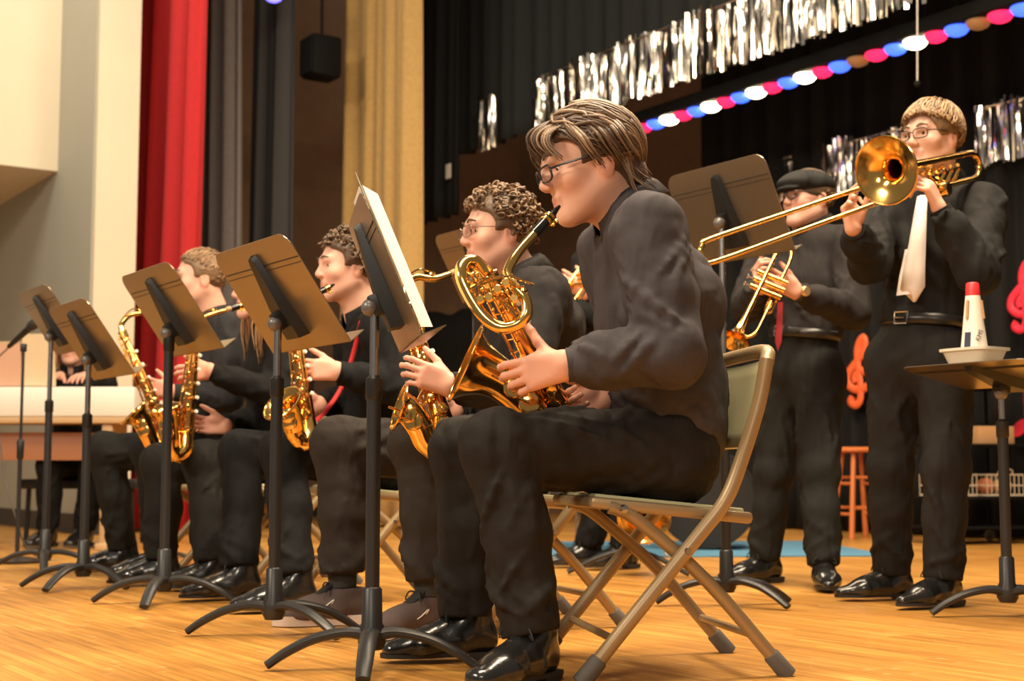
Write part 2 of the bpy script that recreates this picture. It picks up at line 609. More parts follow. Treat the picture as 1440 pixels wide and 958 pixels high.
slab('wall_proscenium', 3.12, 3.42, 9.9, 15.0, 0, 6, M_cream, 'cream proscenium pillar beside the red curtain')
slab('wall_proscenium_face', 3.105, 3.119, 9.93, 15.0, .14, 6, mat('grey_green_wall', (.40, .385, .31), .8, noise=.05, nscale=3), 'grey-green face of the proscenium wall', 'wall')  # thin slab on the audience side, greyer and darker than the pillar
slab('baseboard_proscenium', 3.10, 3.44, 9.88, 15.0, 0, .14, M_dkbase, 'dark baseboard of the proscenium pillar', 'baseboard')
slab('wall_house', -1.5, 3.12, 10.8, 15.0, 2.72, 6, M_cream, 'cream bulkhead wall of the hall')
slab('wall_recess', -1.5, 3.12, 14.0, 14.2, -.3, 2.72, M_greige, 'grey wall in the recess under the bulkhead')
slab('wall_wing', 3.42, 9.0, 12.6, 12.8, 0, 6, M_brown, 'dark brown block wall of the far wing')
slab('wall_back', 8.6, 8.8, -3.0, 12.6, 0, 6, M_brown, 'dark brown wall behind the black stage curtain')
slab('baseboard_wing', 3.42, 8.6, 12.57, 12.6, 0, .12, M_dkbase, 'dark baseboard of the far wing wall', 'baseboard')

def curtain(name, u, w0, w1, z0, z1, m, label, folds=9, amp=.06, cat='curtain', seed=0, lean=0.0, group=None):
    r = random.Random(seed)
    nx = folds * 10; nz = 14
    vs = []; fs = []
    ph = [r.random() * 6.28 for _ in range(4)]
    o0 = SW(u, (w0 + w1) / 2, z0)
    for j in range(nz + 1):
        tz = j / nz
        for i in range(nx + 1):
            t = i / nx
            a = 2 * math.pi * folds * t
            k = amp * (.55 + .45 * (1 - tz))
            off = k * (math.sin(a + .5 * math.sin(a * .37 + ph[0]) + .25 * math.sin(3 * tz + ph[1])) + .4 * math.sin(a * .5 + ph[2]) + .22 * math.sin(2.3 * a + ph[3]))
            ww = w0 + (w1 - w0) * t + .3 * k * math.cos(a + ph[1]) + lean * (1 - tz)
            vs.append(SW(u + off, ww, z0 + (z1 - z0) * tz) - o0)
    for j in range(nz):
        for i in range(nx):
            a = j * (nx + 1) + i
            fs.append((a, a + 1, a + nx + 2, a + nx + 1))
    o = link(name, vs, fs, m, None, True)
    o.location = tuple(o0)
    md = o.modifiers.new('thickness', 'SOLIDIFY'); md.thickness = .006
    return tag(o, label, cat, group)

curtain('main_curtain', 3.72, 9.42, 11.3, .02, 5.2, M_red, 'gathered red velvet main curtain beside the cream pillar', 9, .10, seed=1, lean=.10)
curtain('leg_curtain', 4.10, 9.80, 10.9, .02, 5.2, M_greycloth, 'grey leg curtain hanging next to the red curtain', 5, .07, seed=2, lean=-.16)
curtain('leg_curtain', 4.72, 10.14, 10.82, .02, 5.2, mat('dark_grey_cloth', (.06, .058, .058), .9), 'narrow dark grey leg curtain between grey and tan curtains', 4, .07, seed=3)
curtain('leg_curtain', 5.52, 9.50, 10.62, .02, 5.2, M_tan, 'tan yellow leg curtain in front of the dark wing wall', 7, .07, seed=4)
curtain('wing_drape', 6.1, 9.80, 10.55, 2.55, 5.2, M_black, 'short black drape hanging beside the tan curtain', 4, .05, seed=5)
curtain('back_curtain', 7.85, -1.5, 8.80, .02, 5.2, M_black, 'wide black curtain across the back of the stage', 40, .07, seed=6)
curtain('border_curtain', 6.56, 1.5, 10.6, 3.22, 5.2, mat('black_green_cloth', (.018, .0195, .0195), .9, spec=.2), 'dark pleated border curtain above the silver fringe', 38, .05, seed=7)
# paper tag on the short black drape
tg = MB().box((0, 0, 0), (.035, .003, .06)).build('paper_tag', mat('paper', (.8, .74, .66), .8), None, False)
tg.location = tuple(SW(6.02, 9.86, 2.9)); tg.rotation_euler = (0, 0, RZ)
tag(tg, 'small pale paper tag on the short black drape', 'tag')

# ---- silver foil fringe
M_foil = mat('silver_foil', (.80, .76, .70), .16, 1.0, noise=.12, nscale=25)
def fringe(name, u, spans, ztop, zbot, label, seed, per_m=70):
    r = random.Random(seed)
    mb = MB()
    for (w0, w1) in spans:
        n = int((w1 - w0) * per_m)
        for i in range(n):
            w = w0 + (w1 - w0) * (i + r.random()) / n
            wd_ = r.uniform(.006, .014)
            zt = ztop + r.uniform(-.03, .03) + .03 * math.sin(w * 9); zb = zbot + r.uniform(-.015, .03)
            ang = r.uniform(-1.2, 1.2); tw = r.uniform(-.5, .5)
            du = r.uniform(-.03, .03); p1 = r.random() * 6.28
            vs = []
            for j in range(8):
                t = j / 7
                a = ang + tw * t + .22 * math.sin(4 * t + p1)
                c = SW(u + du * (1 - .3 * t) + .012 * math.sin(4 * t + p1), w + .010 * math.sin(3.3 * t + p1), zt + (zb - zt) * t)
                d = WD * math.cos(a) + UD * math.sin(a)
                vs += [c - d * wd_, c + d * wd_]
            mb.add(vs, [(2 * j, 2 * j + 1, 2 * j + 3, 2 * j + 2) for j in range(7)])
        rail = [SW(u, w0 + (w1 - w0) * k / 6, ztop + .0) for k in range(7)]
        mb.tube(rail, .008, 6)
    o0 = SW(u, sum(spans[0]) / 2, zbot)
    mb.v = [tuple(np.array(p) - o0) for p in mb.v]
    o = link(name, mb.v, mb.f, M_foil, None, True)
    o.location = tuple(o0)
    return tag(o, label, 'tinsel fringe', kind='stuff')

fringe('foil_fringe', 6.38, [(2.0, 9.15), (9.72, 9.98)], 3.56, 3.12, 'silver foil fringe hanging from the dark border curtain', 1)
fringe('foil_fringe', 7.70, [(7.95, 8.08), (7.62, 7.70), (6.55, 7.30), (5.55, 5.95), (4.2, 5.48)], 2.82, 2.44, 'silver foil fringe clusters pinned on the black back curtain', 2, 80)

# ---- strip of coloured border lamps
st = thing('border_light_strip', 'black trough of red, blue and white round stage lamps', 'stage light', SW(6.72, 5.4, 3.0))
M_blackm = mat('black_metal', (.006, .006, .006), .7, spec=.15)
R3 = np.array((WD, UD, ZU))
MB().box(SW(6.72, 5.3, 3.085), (2.98, .09, .045), R3, .01).build('housing', M_blackm, st)
LM = {'red': mat('red_gel', (.7, .01, .05), .3, emit=(1, .02, .10), estr=1.5),
      'blue': mat('blue_gel', (.03, .08, .8), .3, emit=(.05, .13, 1), estr=2.0),
      'white': mat('lit_lens', (1, .9, .7), .3, emit=(1, .80, .5), estr=16.0),
      'amber': mat('amber_gel', (.28, .14, .06), .35, emit=(.5, .22, .08), estr=.25)}  # amber lens is unlit, a faint glow is put into its material
for i in range(0, 34):
    w = 8.19 - i * .1524
    kind = ('red', 'blue', 'white')[i % 3]
    if kind == 'white' and i in (14, 20, 26, 32): kind = 'amber'
    mb = MB().lathe([(.0, -.036), (.03, -.033), (.055, -.022), (.070, -.004), (.073, .012), (.06, .024)], SW(6.72, w, 3.02), (0, 0, 1), 16)
    o = mb.build('lamp_lens', LM[kind], st)
    o['label'] = {'red': 'red glass lens', 'blue': 'blue glass lens', 'white': 'lit white lens', 'amber': 'unlit amber lens'}[kind]
    if kind == 'white':
        q = SW(6.72, w, 2.95)
        L = lamp('border_lamp_light', 'SPOT', q, q - np.array((0, 0, 1)), 9, (1, .82, .55), .05, spot=2.4)
# pull cord with a small ball
pc = thing('pull_cord', 'thin pull cord with a small dark ball at its end', 'cord', at(1290, 118, 7.9))
MB().tube([at(1290, 114, 7.9), at(1290, -60, 7.9)], .004, 6).build('cord', mat('cord', (.6, .55, .5), .7), pc)
MB().ball(at(1290, 118, 7.9), .02, 12).build('ball', M_blackm, pc)
# blue spot lamp and dark stage fixtures high in the wing
sp = thing('stage_spotlight', 'small stage lamp with a blue lens high by the grey leg', 'stage light', at(384, -8, 10.6))
MB().lathe([(.0, .0), (.06, .0), (.075, .05), (.075, .2), (.05, .26), (0, .27)], at(384, -4, 10.6), (0.05, .2, 1), 16).build('housing', M_blackm, sp)
MB().lathe([(.0, -.02), (.05, -.015), (.066, .0)], at(384, -3, 10.6), (0.05, .2, 1), 16).build('lens', mat('blue_lit', (.1, .1, .9), .3, emit=(.12, .1, 1), estr=4), sp)
for k, (px, py, w_, h_) in enumerate(((452, 82, .12, .17),)):
    q = at(px, py, 11.2)
    e = thing('hanging_speaker', ('black loudspeaker box hanging in front of the wing wall', 'flat black fixture above the hanging loudspeaker')[k], 'speaker', q)
    MB().box(q, (w_, .13, h_), R3, .03).build('cabinet', M_blackm, e)
    MB().box(q - UD * .135, (w_ * .85, .006, h_ * .85), R3).build('grille', M_black, e)
    MB().tube([q + ZU * h_, q + ZU * (h_ + 1.2)], .012, 6).build('hanger', M_blackm, e)
# black covered equipment in the wing
q = SW(6.75, 11.35, 0)
ev = Vol(q - np.array((1.0, 1.0, .02)), q + np.array((1.0, 1.0, 2.3)), .03)
for (du, dw, h) in ((-.28, -.2, 1.62), (-.28, .25, 1.66), (.28, -.2, 1.78), (.28, .25, 1.74)):
    c = q + UD * du + WD * dw
    ev.cone(c + ZU * .16, c + ZU * h, .20, .16, .10)
ev.cone(q + ZU * .2, q + ZU * 1.6, .36, .32, .1)
ev.folds(.010, 22, 4)
ev.cut((0, 0, 0.0), (0, 0, -1))
V_, Q_ = ev.mesh()
o = link('covered_equipment', V_ - q, Q_, M_black)
o.location = tuple(q)
tag(o, 'stage equipment under a black cover in the dark wing', 'cover')

# ---- cut-out notes on the back curtain
def clef(name, px, py, hgt, m, label):
    c = at(px, py, 1)
    # on the curtain plane u = 7.74
    dirv = c - np.array((0, 0, CAMZ)); t = 7.72 / float(np.dot(dirv, UD))
    o0 = np.array((0, 0, CAMZ)) + dirv * t
    e = MB()
    pts = [(-.13, -.40), (-.17, -.47), (-.08, -.52), (.0, -.46), (.02, -.3), (.0, -.1), (-.02, .1), (-.03, .3), (.02, .44), (.09, .49), (.12, .40), (.06, .25),
           (-.08, .1), (-.2, -.03), (-.22, -.17), (-.12, -.27), (.04, -.29), (.17, -.22), (.19, -.1), (.1, -.02), (-.02, -.03), (-.09, -.11), (-.06, -.18)]
    P = smooth_path([o0 - WD * (a * hgt) * 1.1 + ZU * (b * hgt) for a, b in pts], 5)
    e.tube(P, .030 * hgt / .48, 8, flat=UD, q=.45)
    b = e.build(name, m)
    b.data.transform(Matrix.Translation(Vector(-o0)))
    b.location = tuple(o0)
    return tag(b, label, 'decoration')
M_or = mat('orange_card', (.75, .12, .03), .6); M_rd = mat('red_card', (.70, .02, .05), .6)
clef('treble_clef_cutout', 1208, 521, .47, M_or, 'orange treble clef cut-out on the black back curtain')
clef('treble_clef_cutout', 1440, 415, .42, M_rd, 'red treble clef cut-out higher on the black back curtain')
def note_cut(px, py, h, label):
    c = at(px, py, 1); dirv = c - np.array((0, 0, CAMZ)); t = 7.72 / float(np.dot(dirv, UD)); o0 = np.array((0, 0, CAMZ)) + dirv * t
    e = MB()
    e.prism([o0 - WD * (.10 * math.cos(a) * h * 2) + ZU * (.07 * h * 2 * math.sin(a) + .03 * math.cos(a)) for a in [k * .3927 for k in range(16)]], UD * .015)
    e.box(o0 - WD * (.085 * 2 * h) + ZU * (.6 * h), (.025 * h * 2, .007, .62 * h), R3)
    e.box(o0 - WD * (.15 * 2 * h) + ZU * (1.1 * h), (.09 * h * 2, .007, .10 * h), R3)
    b = e.build('note_cutout', M_rd); b.data.transform(Matrix.Translation(Vector(-o0))); b.location = tuple(o0)
    return tag(b, label, 'decoration')
note_cut(1434, 602, .34, 'red music note cut-out low on the black back curtain')

# ---- blue rug under the drum kit
rg = gp(920, 776)
rug = MB()
rug.box((0, 0, .004), (1.15, .75, .004), None, .002)
o = rug.build('rug', mat('blue_rug', (.10, .27, .42), .95, noise=.15, nscale=60, bump=.3, bscale=300), None)
o.location = (rg[0] - .0, rg[1] + .25, 0); o.rotation_euler = (0, 0, 0.05)
tag(o, 'blue rug on the stage floor behind the chairs', 'rug')

# ================================================================== people
SKIN = attr_mat('skin', .48, sss=.10, bump=.04, bscale=350, spec=.35)
HAIRM = attr_mat('hair', .42, spec=.5, bump=.25, bscale=260)
M_eye = mat('eye_white', (.75, .70, .66), .2)
M_iris = mat('iris', (.03, .025, .02), .15)
M_shoe = mat('black_leather', (.012, .012, .012), .22, coat=.5, noise=.3, nscale=40, bump=.08, bscale=90)
M_sole = mat('dark_sole', (.02, .018, .016), .6)
M_lace = mat('black_lace', (.01, .01, .01), .7)
M_glass = mat('eyeglass_lens', (.9, .9, .9), .03, trans=1.0)
M_frame = mat('black_frame', (.012, .011, .011), .3)

def cloth(name, c, rough=.78):
    """woven cloth: fine weave plus long soft creases in the relief"""
    if name in MATS: return MATS[name]
    m = mat(name, c, rough, noise=.14, nscale=90, spec=.14)
    nt = m.node_tree; N = nt.nodes; L = nt.links
    tc = [n for n in N if n.type == 'TEX_COORD'][0]
    mp = N.new('ShaderNodeMapping'); mp.inputs['Scale'].default_value = (1.5, 1.5, .45); mp.inputs['Rotation'].default_value = (.5, .7, .3)
    L.new(tc.outputs['Object'], mp.inputs[0])
    a = N.new('ShaderNodeTexNoise'); a.inputs['Scale'].default_value = 8.0; a.inputs['Detail'].default_value = 1.5; a.inputs['Distortion'].default_value = .5
    L.new(mp.outputs[0], a.inputs['Vector'])
    w = N.new('ShaderNodeTexNoise'); w.inputs['Scale'].default_value = 700.0
    L.new(tc.outputs['Object'], w.inputs['Vector'])
    b1 = N.new('ShaderNodeBump'); b1.inputs['Strength'].default_value = .6; b1.inputs['Distance'].default_value = .05; L.new(a.outputs['Fac'], b1.inputs['Height'])
    b2 = N.new('ShaderNodeBump'); b2.inputs['Strength'].default_value = .12; b2.inputs['Distance'].default_value = .002; L.new(w.outputs['Fac'], b2.inputs['Height']); L.new(b1.outputs[0], b2.inputs['Normal'])
    L.new(b2.outputs[0], N['Principled BSDF'].inputs['Normal'])
    return m

def head_vol(c, f, u, sc, h, neck, jaw=1.0):
    """skin volume for head, neck; returns (vol, frame A rows l,f,u)"""
    f = nrm(f); u = nrm(np.asarray(u, float) - f * np.dot(u, f)); l = np.cross(u, f)      # l = person's left
    A = np.array((l, f, u))
    P = lambda x, y, z: c + sc * (l * x + f * y + u * z)
    lo = np.minimum(c - .19 * sc, np.asarray(neck) - .09); hi = np.maximum(c + .19 * sc, np.asarray(neck) + .09)
    v = Vol(lo, hi, h)
    E = lambda p, r, k=.02, sub=False: v.ell(P(*p), np.array(r) * sc, A, k * sc, sub)
    C = lambda a, b, ra, rb, k=.02, sub=False: v.cone(P(*a), P(*b), ra * sc, rb * sc, k * sc, sub=sub)
    E((0, -.012, .035), (.076, .097, .086), .0)
    E((0, .030, -.020), (.062, .062, .075), .03)
    E((0, .022, -.062), (.052 * jaw, .058, .050), .03)
    for s in (-1, 1):
        C((s * .054, -.012, -.045), (s * .018, .066, -.094), .022 * jaw, .018, .03)
        E((s * .040, .060, -.022), (.024, .024, .022), .025)                        # cheek
        E((s * .0325, .092, .010), (.019, .016, .013), .012, True)                  # eye socket
        E((s * .077, -.012, -.008), (.009, .021, .034), .006)                       # ear
        E((s * .087, -.006, -.006), (.006, .011, .020), .004, True)
        C((s * .0125, .100, -.026), (s * .010, .092, -.027), .0075, .008, .006)     # nostril wing
    C((-.034, .080, .030), (.034, .080, .030), .013, .013, .02)                     # brow
    C((0, .087, .018), (0, .107, -.020), .0085, .0115, .012)                        # nose
    E((0, .078, -.094), (.022, .018, .017), .02)                                    # chin
    C((-.018, .088, -.052), (.018, .088, -.052), .0065, .0065, .008)                # upper lip
    C((-.015, .087, -.065), (.015, .087, -.065), .0075, .0075, .008)                # lower lip
    C((-.020, .099, -.0585), (.020, .099, -.0585), .0022, .0022, .004, True)
    nb = np.asarray(neck, float)
    v.cone(P(0, -.030, -.060), nb, .056 * sc, .062 * sc, .03)
    v.cone(P(0, -.018, -.075), nb + f * .02, .048 * sc, .055 * sc, .03)
    return v, A

def skin_cols(V, c, A, sc, base):
    q = (V - c) @ A.T / sc
    col = np.tile(np.array(base), (len(V), 1))
    lip = np.exp(-(((q[:, 0]) / .024) ** 2 + ((q[:, 2] + .058) / .012) ** 2) ** 2) * (q[:, 1] > .075)
    ck = np.exp(-(((np.abs(q[:, 0]) - .045) / .022) ** 2 + ((q[:, 2] + .03) / .028) ** 2)) * (q[:, 1] > .02)
    ear = (np.abs(q[:, 0]) > .072) & (np.abs(q[:, 2] + .008) < .04)
    ns = np.exp(-((q[:, 0] / .02) ** 2 + ((q[:, 2] + .02) / .018) ** 2)) * (q[:, 1] > .095)
    w = np.clip(.9 * lip, 0, 1)[:, None]
    col = col * (1 - w) + np.array((base[0] * .80, base[1] * .48, base[2] * .48)) * w
    w = np.clip(.45 * ck + .4 * ear + .4 * ns, 0, .6)[:, None]
    col = col * (1 - w) + np.array((base[0] * 1.0, base[1] * .70, base[2] * .62)) * w
    return np.clip(col, 0, 1)

def hand_vol(wr, d, n, side, curl, h=.003, sc=1.0, thumb=(.55, .35), spread=1.0, arm=None):
    """wr wrist, d towards the knuckles, n palm normal, side +1 right hand / -1 left; curl = per finger (mcp, pip, dip)"""
    wr = np.asarray(wr, float); d = nrm(d); n = nrm(np.asarray(n, float) - d * np.dot(n, d))
    t = np.cross(d, n) * side                        # thumb side
    v = Vol(wr - .19 * sc, wr + .19 * sc, h)
    P = lambda a, b, c: wr + sc * (d * a + t * b + n * c)
    back = nrm(arm) if arm is not None else -d
    v.cone(wr + back * .09 * sc, wr, .029 * sc, .026 * sc, .01, t, 1.12)
    for b in (-.026, -.009, .009, .026):
        v.cone(P(.0, b * .75, 0), P(.085 - abs(b) * .3, b * 1.05, -.002), .0155 * sc, .0125 * sc, .012)
    v.ell(P(.045, .028, .010), np.array((.034, .020, .018)) * sc, np.array((d, t, n)), .012)      # thumb ball
    base = ((.088, .030), (.092, .010), (.087, -.010), (.078, -.029))
    ln = ((.044, .027, .021), (.048, .031, .022), (.044, .028, .022), (.035, .021, .019))
    rad = ((.0095, .0085, .0076), (.0098, .0088, .0078), (.0094, .0084, .0075), (.0085, .0075, .0068))
    tips = []
    for i in range(4):
        p = P(base[i][0], base[i][1], 0)
        a = 0.0
        sp = (base[i][1] / .03) * .10 * spread
        rs = rad[i]
        for j in range(3):
            a += curl[i][j]
            dd = nrm((d * math.cos(a) + n * math.sin(a)) + t * sp * (1 if j == 0 else .5))
            q = p + dd * ln[i][j] * sc
            v.cone(p, q, rs[j] * sc * 1.03, (rs[j + 1] if j < 2 else rs[2] * .88) * sc, .004)
            p = q
        tips.append(p)
    a1, a2 = thumb
    p = P(.028, .030, .008)
    d1 = nrm(d * math.cos(a1) + t * math.sin(a1) + n * .35)
    q = p + d1 * .042 * sc
    v.cone(p, q, .0145 * sc, .0115 * sc, .010)
    d2 = nrm(d * math.cos(a2) + t * math.sin(a2) + n * .30)
    r_ = q + d2 * .033 * sc
    v.cone(q, r_, .0112 * sc, .0100 * sc, .004)
    d3 = nrm(d2 + n * .15)
    v.cone(r_, r_ + d3 * .024 * sc, .0100 * sc, .0080 * sc, .004)
    return v

GRIP = ((.75, .95, .5), (.8, 1.0, .55), (.85, 1.0, .55), (.9, 1.0, .5))
HALF = ((.35, .65, .35), (.4, .75, .4), (.45, .8, .4), (.5, .8, .4))
OPEN = ((.15, .3, .2), (.2, .35, .2), (.25, .4, .2), (.3, .45, .25))

def ribbon_locks(c, A, sc, specs, base_cols, seed):
    """tapered hair locks; specs = list of lists of local points with radius"""
    rr = np.random.RandomState(seed)
    mb = MB(); cols = []
    for pts, r0, seg in specs:
        P = smooth_path([c + sc * (A[0] * p[0] + A[1] * p[1] + A[2] * p[2]) for p in pts], seg)
        n0 = len(mb.v)
        m = len(P)
        rads = [r0 * sc * (.55 + .45 * math.sin(math.pi * min(1, (i / (m - 1)) * 1.1 + .12))) * (1 - .65 * (i / (m - 1)) ** 3) for i in range(m)]
        mb.tube(P, rads, 5, True)
        b = np.array(base_cols[rr.randint(len(base_cols))]) * rr.uniform(.75, 1.25)
        cols += [b] * (len(mb.v) - n0)
    return mb, np.clip(np.array(cols), 0, 1)

CC = np.array((0, -.014, .036)); CR = np.array((.080, .101, .090))

def surf(dirn, k=1.0):
    d = nrm(dirn)
    t = 1.0 / math.sqrt(sum((d[i] / (CR[i] * k)) ** 2 for i in range(3)))
    return CC + d * t

def hair_ok(d, front=.42, side=-.25):
    """is this scalp direction covered with hair?  d = (left, forward, up)"""
    l, f, u = d
    if u < -.75: return False
    if f > .15:
        return u > front + .25 * (f - .5) and not (u < .30)
    if abs(l) > .55 and f > -.15:
        return u > side
    return u > -.62

def make_hair(par, c, A, sc, style, cols, seed, h=.005):
    r = np.random.RandomState(seed)
    # base cap
    v = Vol(c - .2 * sc, c + .2 * sc, h)
    P = lambda x, y, z: c + sc * (A[0] * x + A[1] * y + A[2] * z)
    th = {'wavy': .014, 'curly': .014, 'short': .010, 'bowl': .013, 'long': .014, 'cap': .008}[style]
    v.ell(P(*CC), (CR + th - .004) * sc, A, 0)
    if style in ('wavy', 'long'):
        v.ell(P(0, -.075, -.035), np.array((.066, .045, .07)) * sc, A, .02)
        if style == 'long':
            v.ell(P(0, -.06, -.10), np.array((.075, .05, .11)) * sc, A, .03)
    if style == 'bowl':
        v.ell(P(0, -.01, .045), np.array((.085, .105, .083)) * sc, A, .01)
    # carve the face opening
    fz = {'wavy': .080, 'curly': .088, 'short': .090, 'bowl': .086, 'long': .08, 'cap': .03}[style]
    v.ell(P(0, .135, fz - .095), np.array((.092, .122, .100)) * sc, A, .012, True)
    v.cut(P(0, -.03, -.075 if style not in ('long',) else -.2), -A[2] * 1.0 - A[1] * .15)
    for s in (-1, 1):
        if style not in ('bowl', 'cap'): v.ell(P(s * .066, .082, .022), np.array((.040, .052, .048)) * sc, A, .012, True)
        v.ell(P(s * .085, .020, -.055), np.array((.035, .060, .062)) * sc, A, .008, True)
    v.folds(.0012, 260, seed, 3)
    V, Q = v.mesh()
    bc = np.array(cols[0]) * .7
    cap = link('hair', V, Q, HAIRM, par, True, col=np.tile(bc, (len(V), 1)))
    specs = []
    tries = 0
    if style == 'curly':
        want = 430
        while len(specs) < want and tries < 6000:
            tries += 1
            d = nrm(r.normal(size=3))
            if d[2] < (.42 if d[1] > .5 else (.02 if d[1] > .0 else -.5)): continue
            up = d[2] > .0
            k = 1.10 + .12 * r.rand() * (1 if up else .4)
            p0 = surf(d, k)
            e1 = nrm(np.cross(d, r.normal(size=3))); e2 = nrm(np.cross(d, e1))
            if d[1] > .3: e1 = nrm(e1 * .6 + np.array((0, .5, -.3)))
            R = r.uniform(.009, .016) * (1 if up else .7)
            turn = r.uniform(3.2, 5.2); out = r.uniform(.002, .008)
            pts = []
            for i in range(7):
                a = turn * i / 6
                pts.append(p0 + R * (math.cos(a) - 1) * e1 * .9 + R * math.sin(a) * (e2 * .8 + d * .6) + d * out * math.sin(a * .5) + e1 * .006 * i / 6 - np.array((0, 0, .004 * i / 6)))
            specs.append((pts, r.uniform(.0030, .0052), 2))
    elif style in ('wavy', 'long'):
        want = 420
        while len(specs) < want and tries < 6000:
            tries += 1
            d = nrm(r.normal(size=3) + np.array((0, 0, .35)))
            if d[2] < (.50 if d[1] > .5 else (.10 if d[1] > .05 else (-.05 if d[1] > -.2 else -.55))): continue
            p = nrm(d); pts = []
            k0 = 1.08 + .09 * r.rand()
            L = r.uniform(.9, 1.5)
            wv = r.uniform(.02, .07); ph = r.rand() * 6.28
            sgn = 1 if p[0] >= 0 else -1
            for i in range(8):
                t = i / 7
                q = surf(p, k0 + .05 * t)
                lat = nrm(np.cross(p, (0, -1, -.2)))
                pts.append(q + lat * wv * .16 * math.sin(6.0 * t * L + ph) + np.array((0, 0, -.012 * t)))
                flow = np.array((sgn * .35, -1.0, -.30 - .55 * t))
                if d[1] > .55 and r.rand() < .45: flow = np.array((sgn * .8, .35 - .9 * t, -.45))
                flow = flow - p * np.dot(flow, p)
                p = nrm(p + nrm(flow) * .16 * L)
                if p[2] < -.60 and style == 'wavy': p = nrm(np.array((p[0], p[1] - .05, -.60)))
            specs.append((pts, r.uniform(.0028, .0055), 2))
        # forelocks over the temple and forehead
        for i in range(34):
            s = r.choice((-1, 1)); x = s * r.uniform(.005, .070)
            z0 = .105 - abs(x) * .35; y0 = .055 - abs(x) * .30
            o_ = r.uniform(.0, .016)
            pts = [(x * .7, y0 - .02, z0 + .012), (x * .9, y0 + .035 + o_, z0 - .002), (x * 1.08, y0 + .052 + o_, z0 - .028), (x * 1.22 + s * .004, y0 + .038 + o_ * .6, z0 - .058 - r.rand() * .014)]
            specs.append((pts, r.uniform(.0030, .0050), 4))
        # side hair falling over the top of the ears
        for i in range(70):
            s = r.choice((-1, 1)); y = r.uniform(-.07, .035); o_ = r.uniform(0, .010)
            pts = [(s * .070, y + .01, .085), (s * (.088 + o_), y, .050), (s * (.092 + o_), y - .010, .020), (s * (.090 + o_ * .5), y - .026, -.006 - r.rand() * .02)]
            specs.append((pts, r.uniform(.003, .005), 3))
        if style == 'long':
            for i in range(110):
                s = r.choice((-1, 1)); y = r.uniform(-.070, .040); o_ = r.uniform(0, .014); ln_ = r.uniform(.16, .25); wv = r.uniform(-.014, .014)
                pts = [(s * .072, y, .07), (s * (.090 + o_), y - .004, .01), (s * (.094 + o_) + wv, y + .006, -.06), (s * (.092 + o_) - wv, y + .012 + wv, -.06 - ln_ * .5), (s * (.086 + o_) + wv, y + .016, -.06 - ln_)]
                specs.append((pts, r.uniform(.004, .0065), 3))
        # nape flicks
        for i in range(90):
            a = r.uniform(-1.25, 1.25)
            x = .070 * math.sin(a); y = -.020 - .082 * math.cos(a)
            zt = r.uniform(-.05, .01); ln_ = (.20 if style == 'long' else .075) * r.uniform(.7, 1.1)
            fl_ = r.uniform(.0, .030)
            pts = [(x, y, zt + .05), (x * 1.08, y - .012, zt), (x * 1.1, y - .013, zt - ln_ * .5), (x * 1.15, y - .010 - fl_, zt - ln_)]
            specs.append((pts, r.uniform(.003, .0052), 3))
    else:
        want = {'short': 420, 'bowl': 560, 'cap': 60}[style]
        while len(specs) < want and tries < 6000:
            tries += 1
            d = nrm(r.normal(size=3) + np.array((0, 0, .3)))
            if not hair_ok(d, .42, -.05) and not (style == 'bowl' and d[1] > .3 and d[2] > .22): continue
            if style == 'cap' and d[2] > -.05: continue
            p = d; pts = []
            k0 = (1.15 if style == 'bowl' else 1.06) + .05 * r.rand()
            crown = nrm(np.array((0, -.45, .9)))
            fw = p - crown * np.dot(p, crown)
            for i in range(9 if style == 'bowl' else 6):
                q = surf(p, k0 + (.03 * math.sin(math.pi * i / 8) - .07 * (i / 8) ** 2 if style == 'bowl' else .02 * i / 5))
                pts.append(q)
                fl_ = nrm(fw + r.normal(size=3) * (.05 if style == 'bowl' else .14))
                if style == 'short' and d[2] > .5: fl_ = nrm(fw + np.array((.5, .3, .4)))
                fl_ = fl_ - p * np.dot(fl_, p)
                p = nrm(p + nrm(fl_) * (.13 if style == 'bowl' else .06))
                if style == 'bowl' and p[1] > .3 and p[2] < .08: break
            if len(pts) > 2:
                specs.append((pts, r.uniform(.0022, .0042), 2))
    mb, cc = ribbon_locks(c, A, sc, specs, cols, seed)
    hl = link('hair_locks', mb.v, mb.f, HAIRM, cap, True, col=cc)
    return cap

def glasses(par, c, A, sc, m, thick=.0022, rnd=False, drop=0.0):
    P = lambda x, y, z: c + sc * (A[0] * x + A[1] * y + A[2] * z)
    mb = MB(); ln = MB()
    for s in (-1, 1):
        pts = []
        for k in range(20):
            a = 2 * math.pi * k / 20
            e = 2.0 if rnd else 3.4
            x = .0255 * math.copysign(abs(math.cos(a)) ** (2 / e), math.cos(a)); z = (.020 if rnd else .0165) * math.copysign(abs(math.sin(a)) ** (2 / e), math.sin(a))
            pts.append(P(s * .034 + x, .113 - abs(s * .034 + x) * .20, .006 + z - drop))
        mb.tube(pts + [pts[0]], thick * sc, 6, False)
        ln.add(pts, [tuple(range(20))])
        mb.tube([P(s * .060, .101, .012 - drop), P(s * .074, .080, .013 - drop), P(s * .083, .0, .010), P(s * .084, -.018, .002)], thick * sc, 6)
    mb.tube(smooth_path([P(-.010, .111, .010 - drop), P(0, .117, .013 - drop), P(.010, .111, .010 - drop)], 3), thick * sc, 6)
    g = mb.build('glasses', m, par)
    link('lens', ln.v, ln.f, M_glass, g, False)
    return g

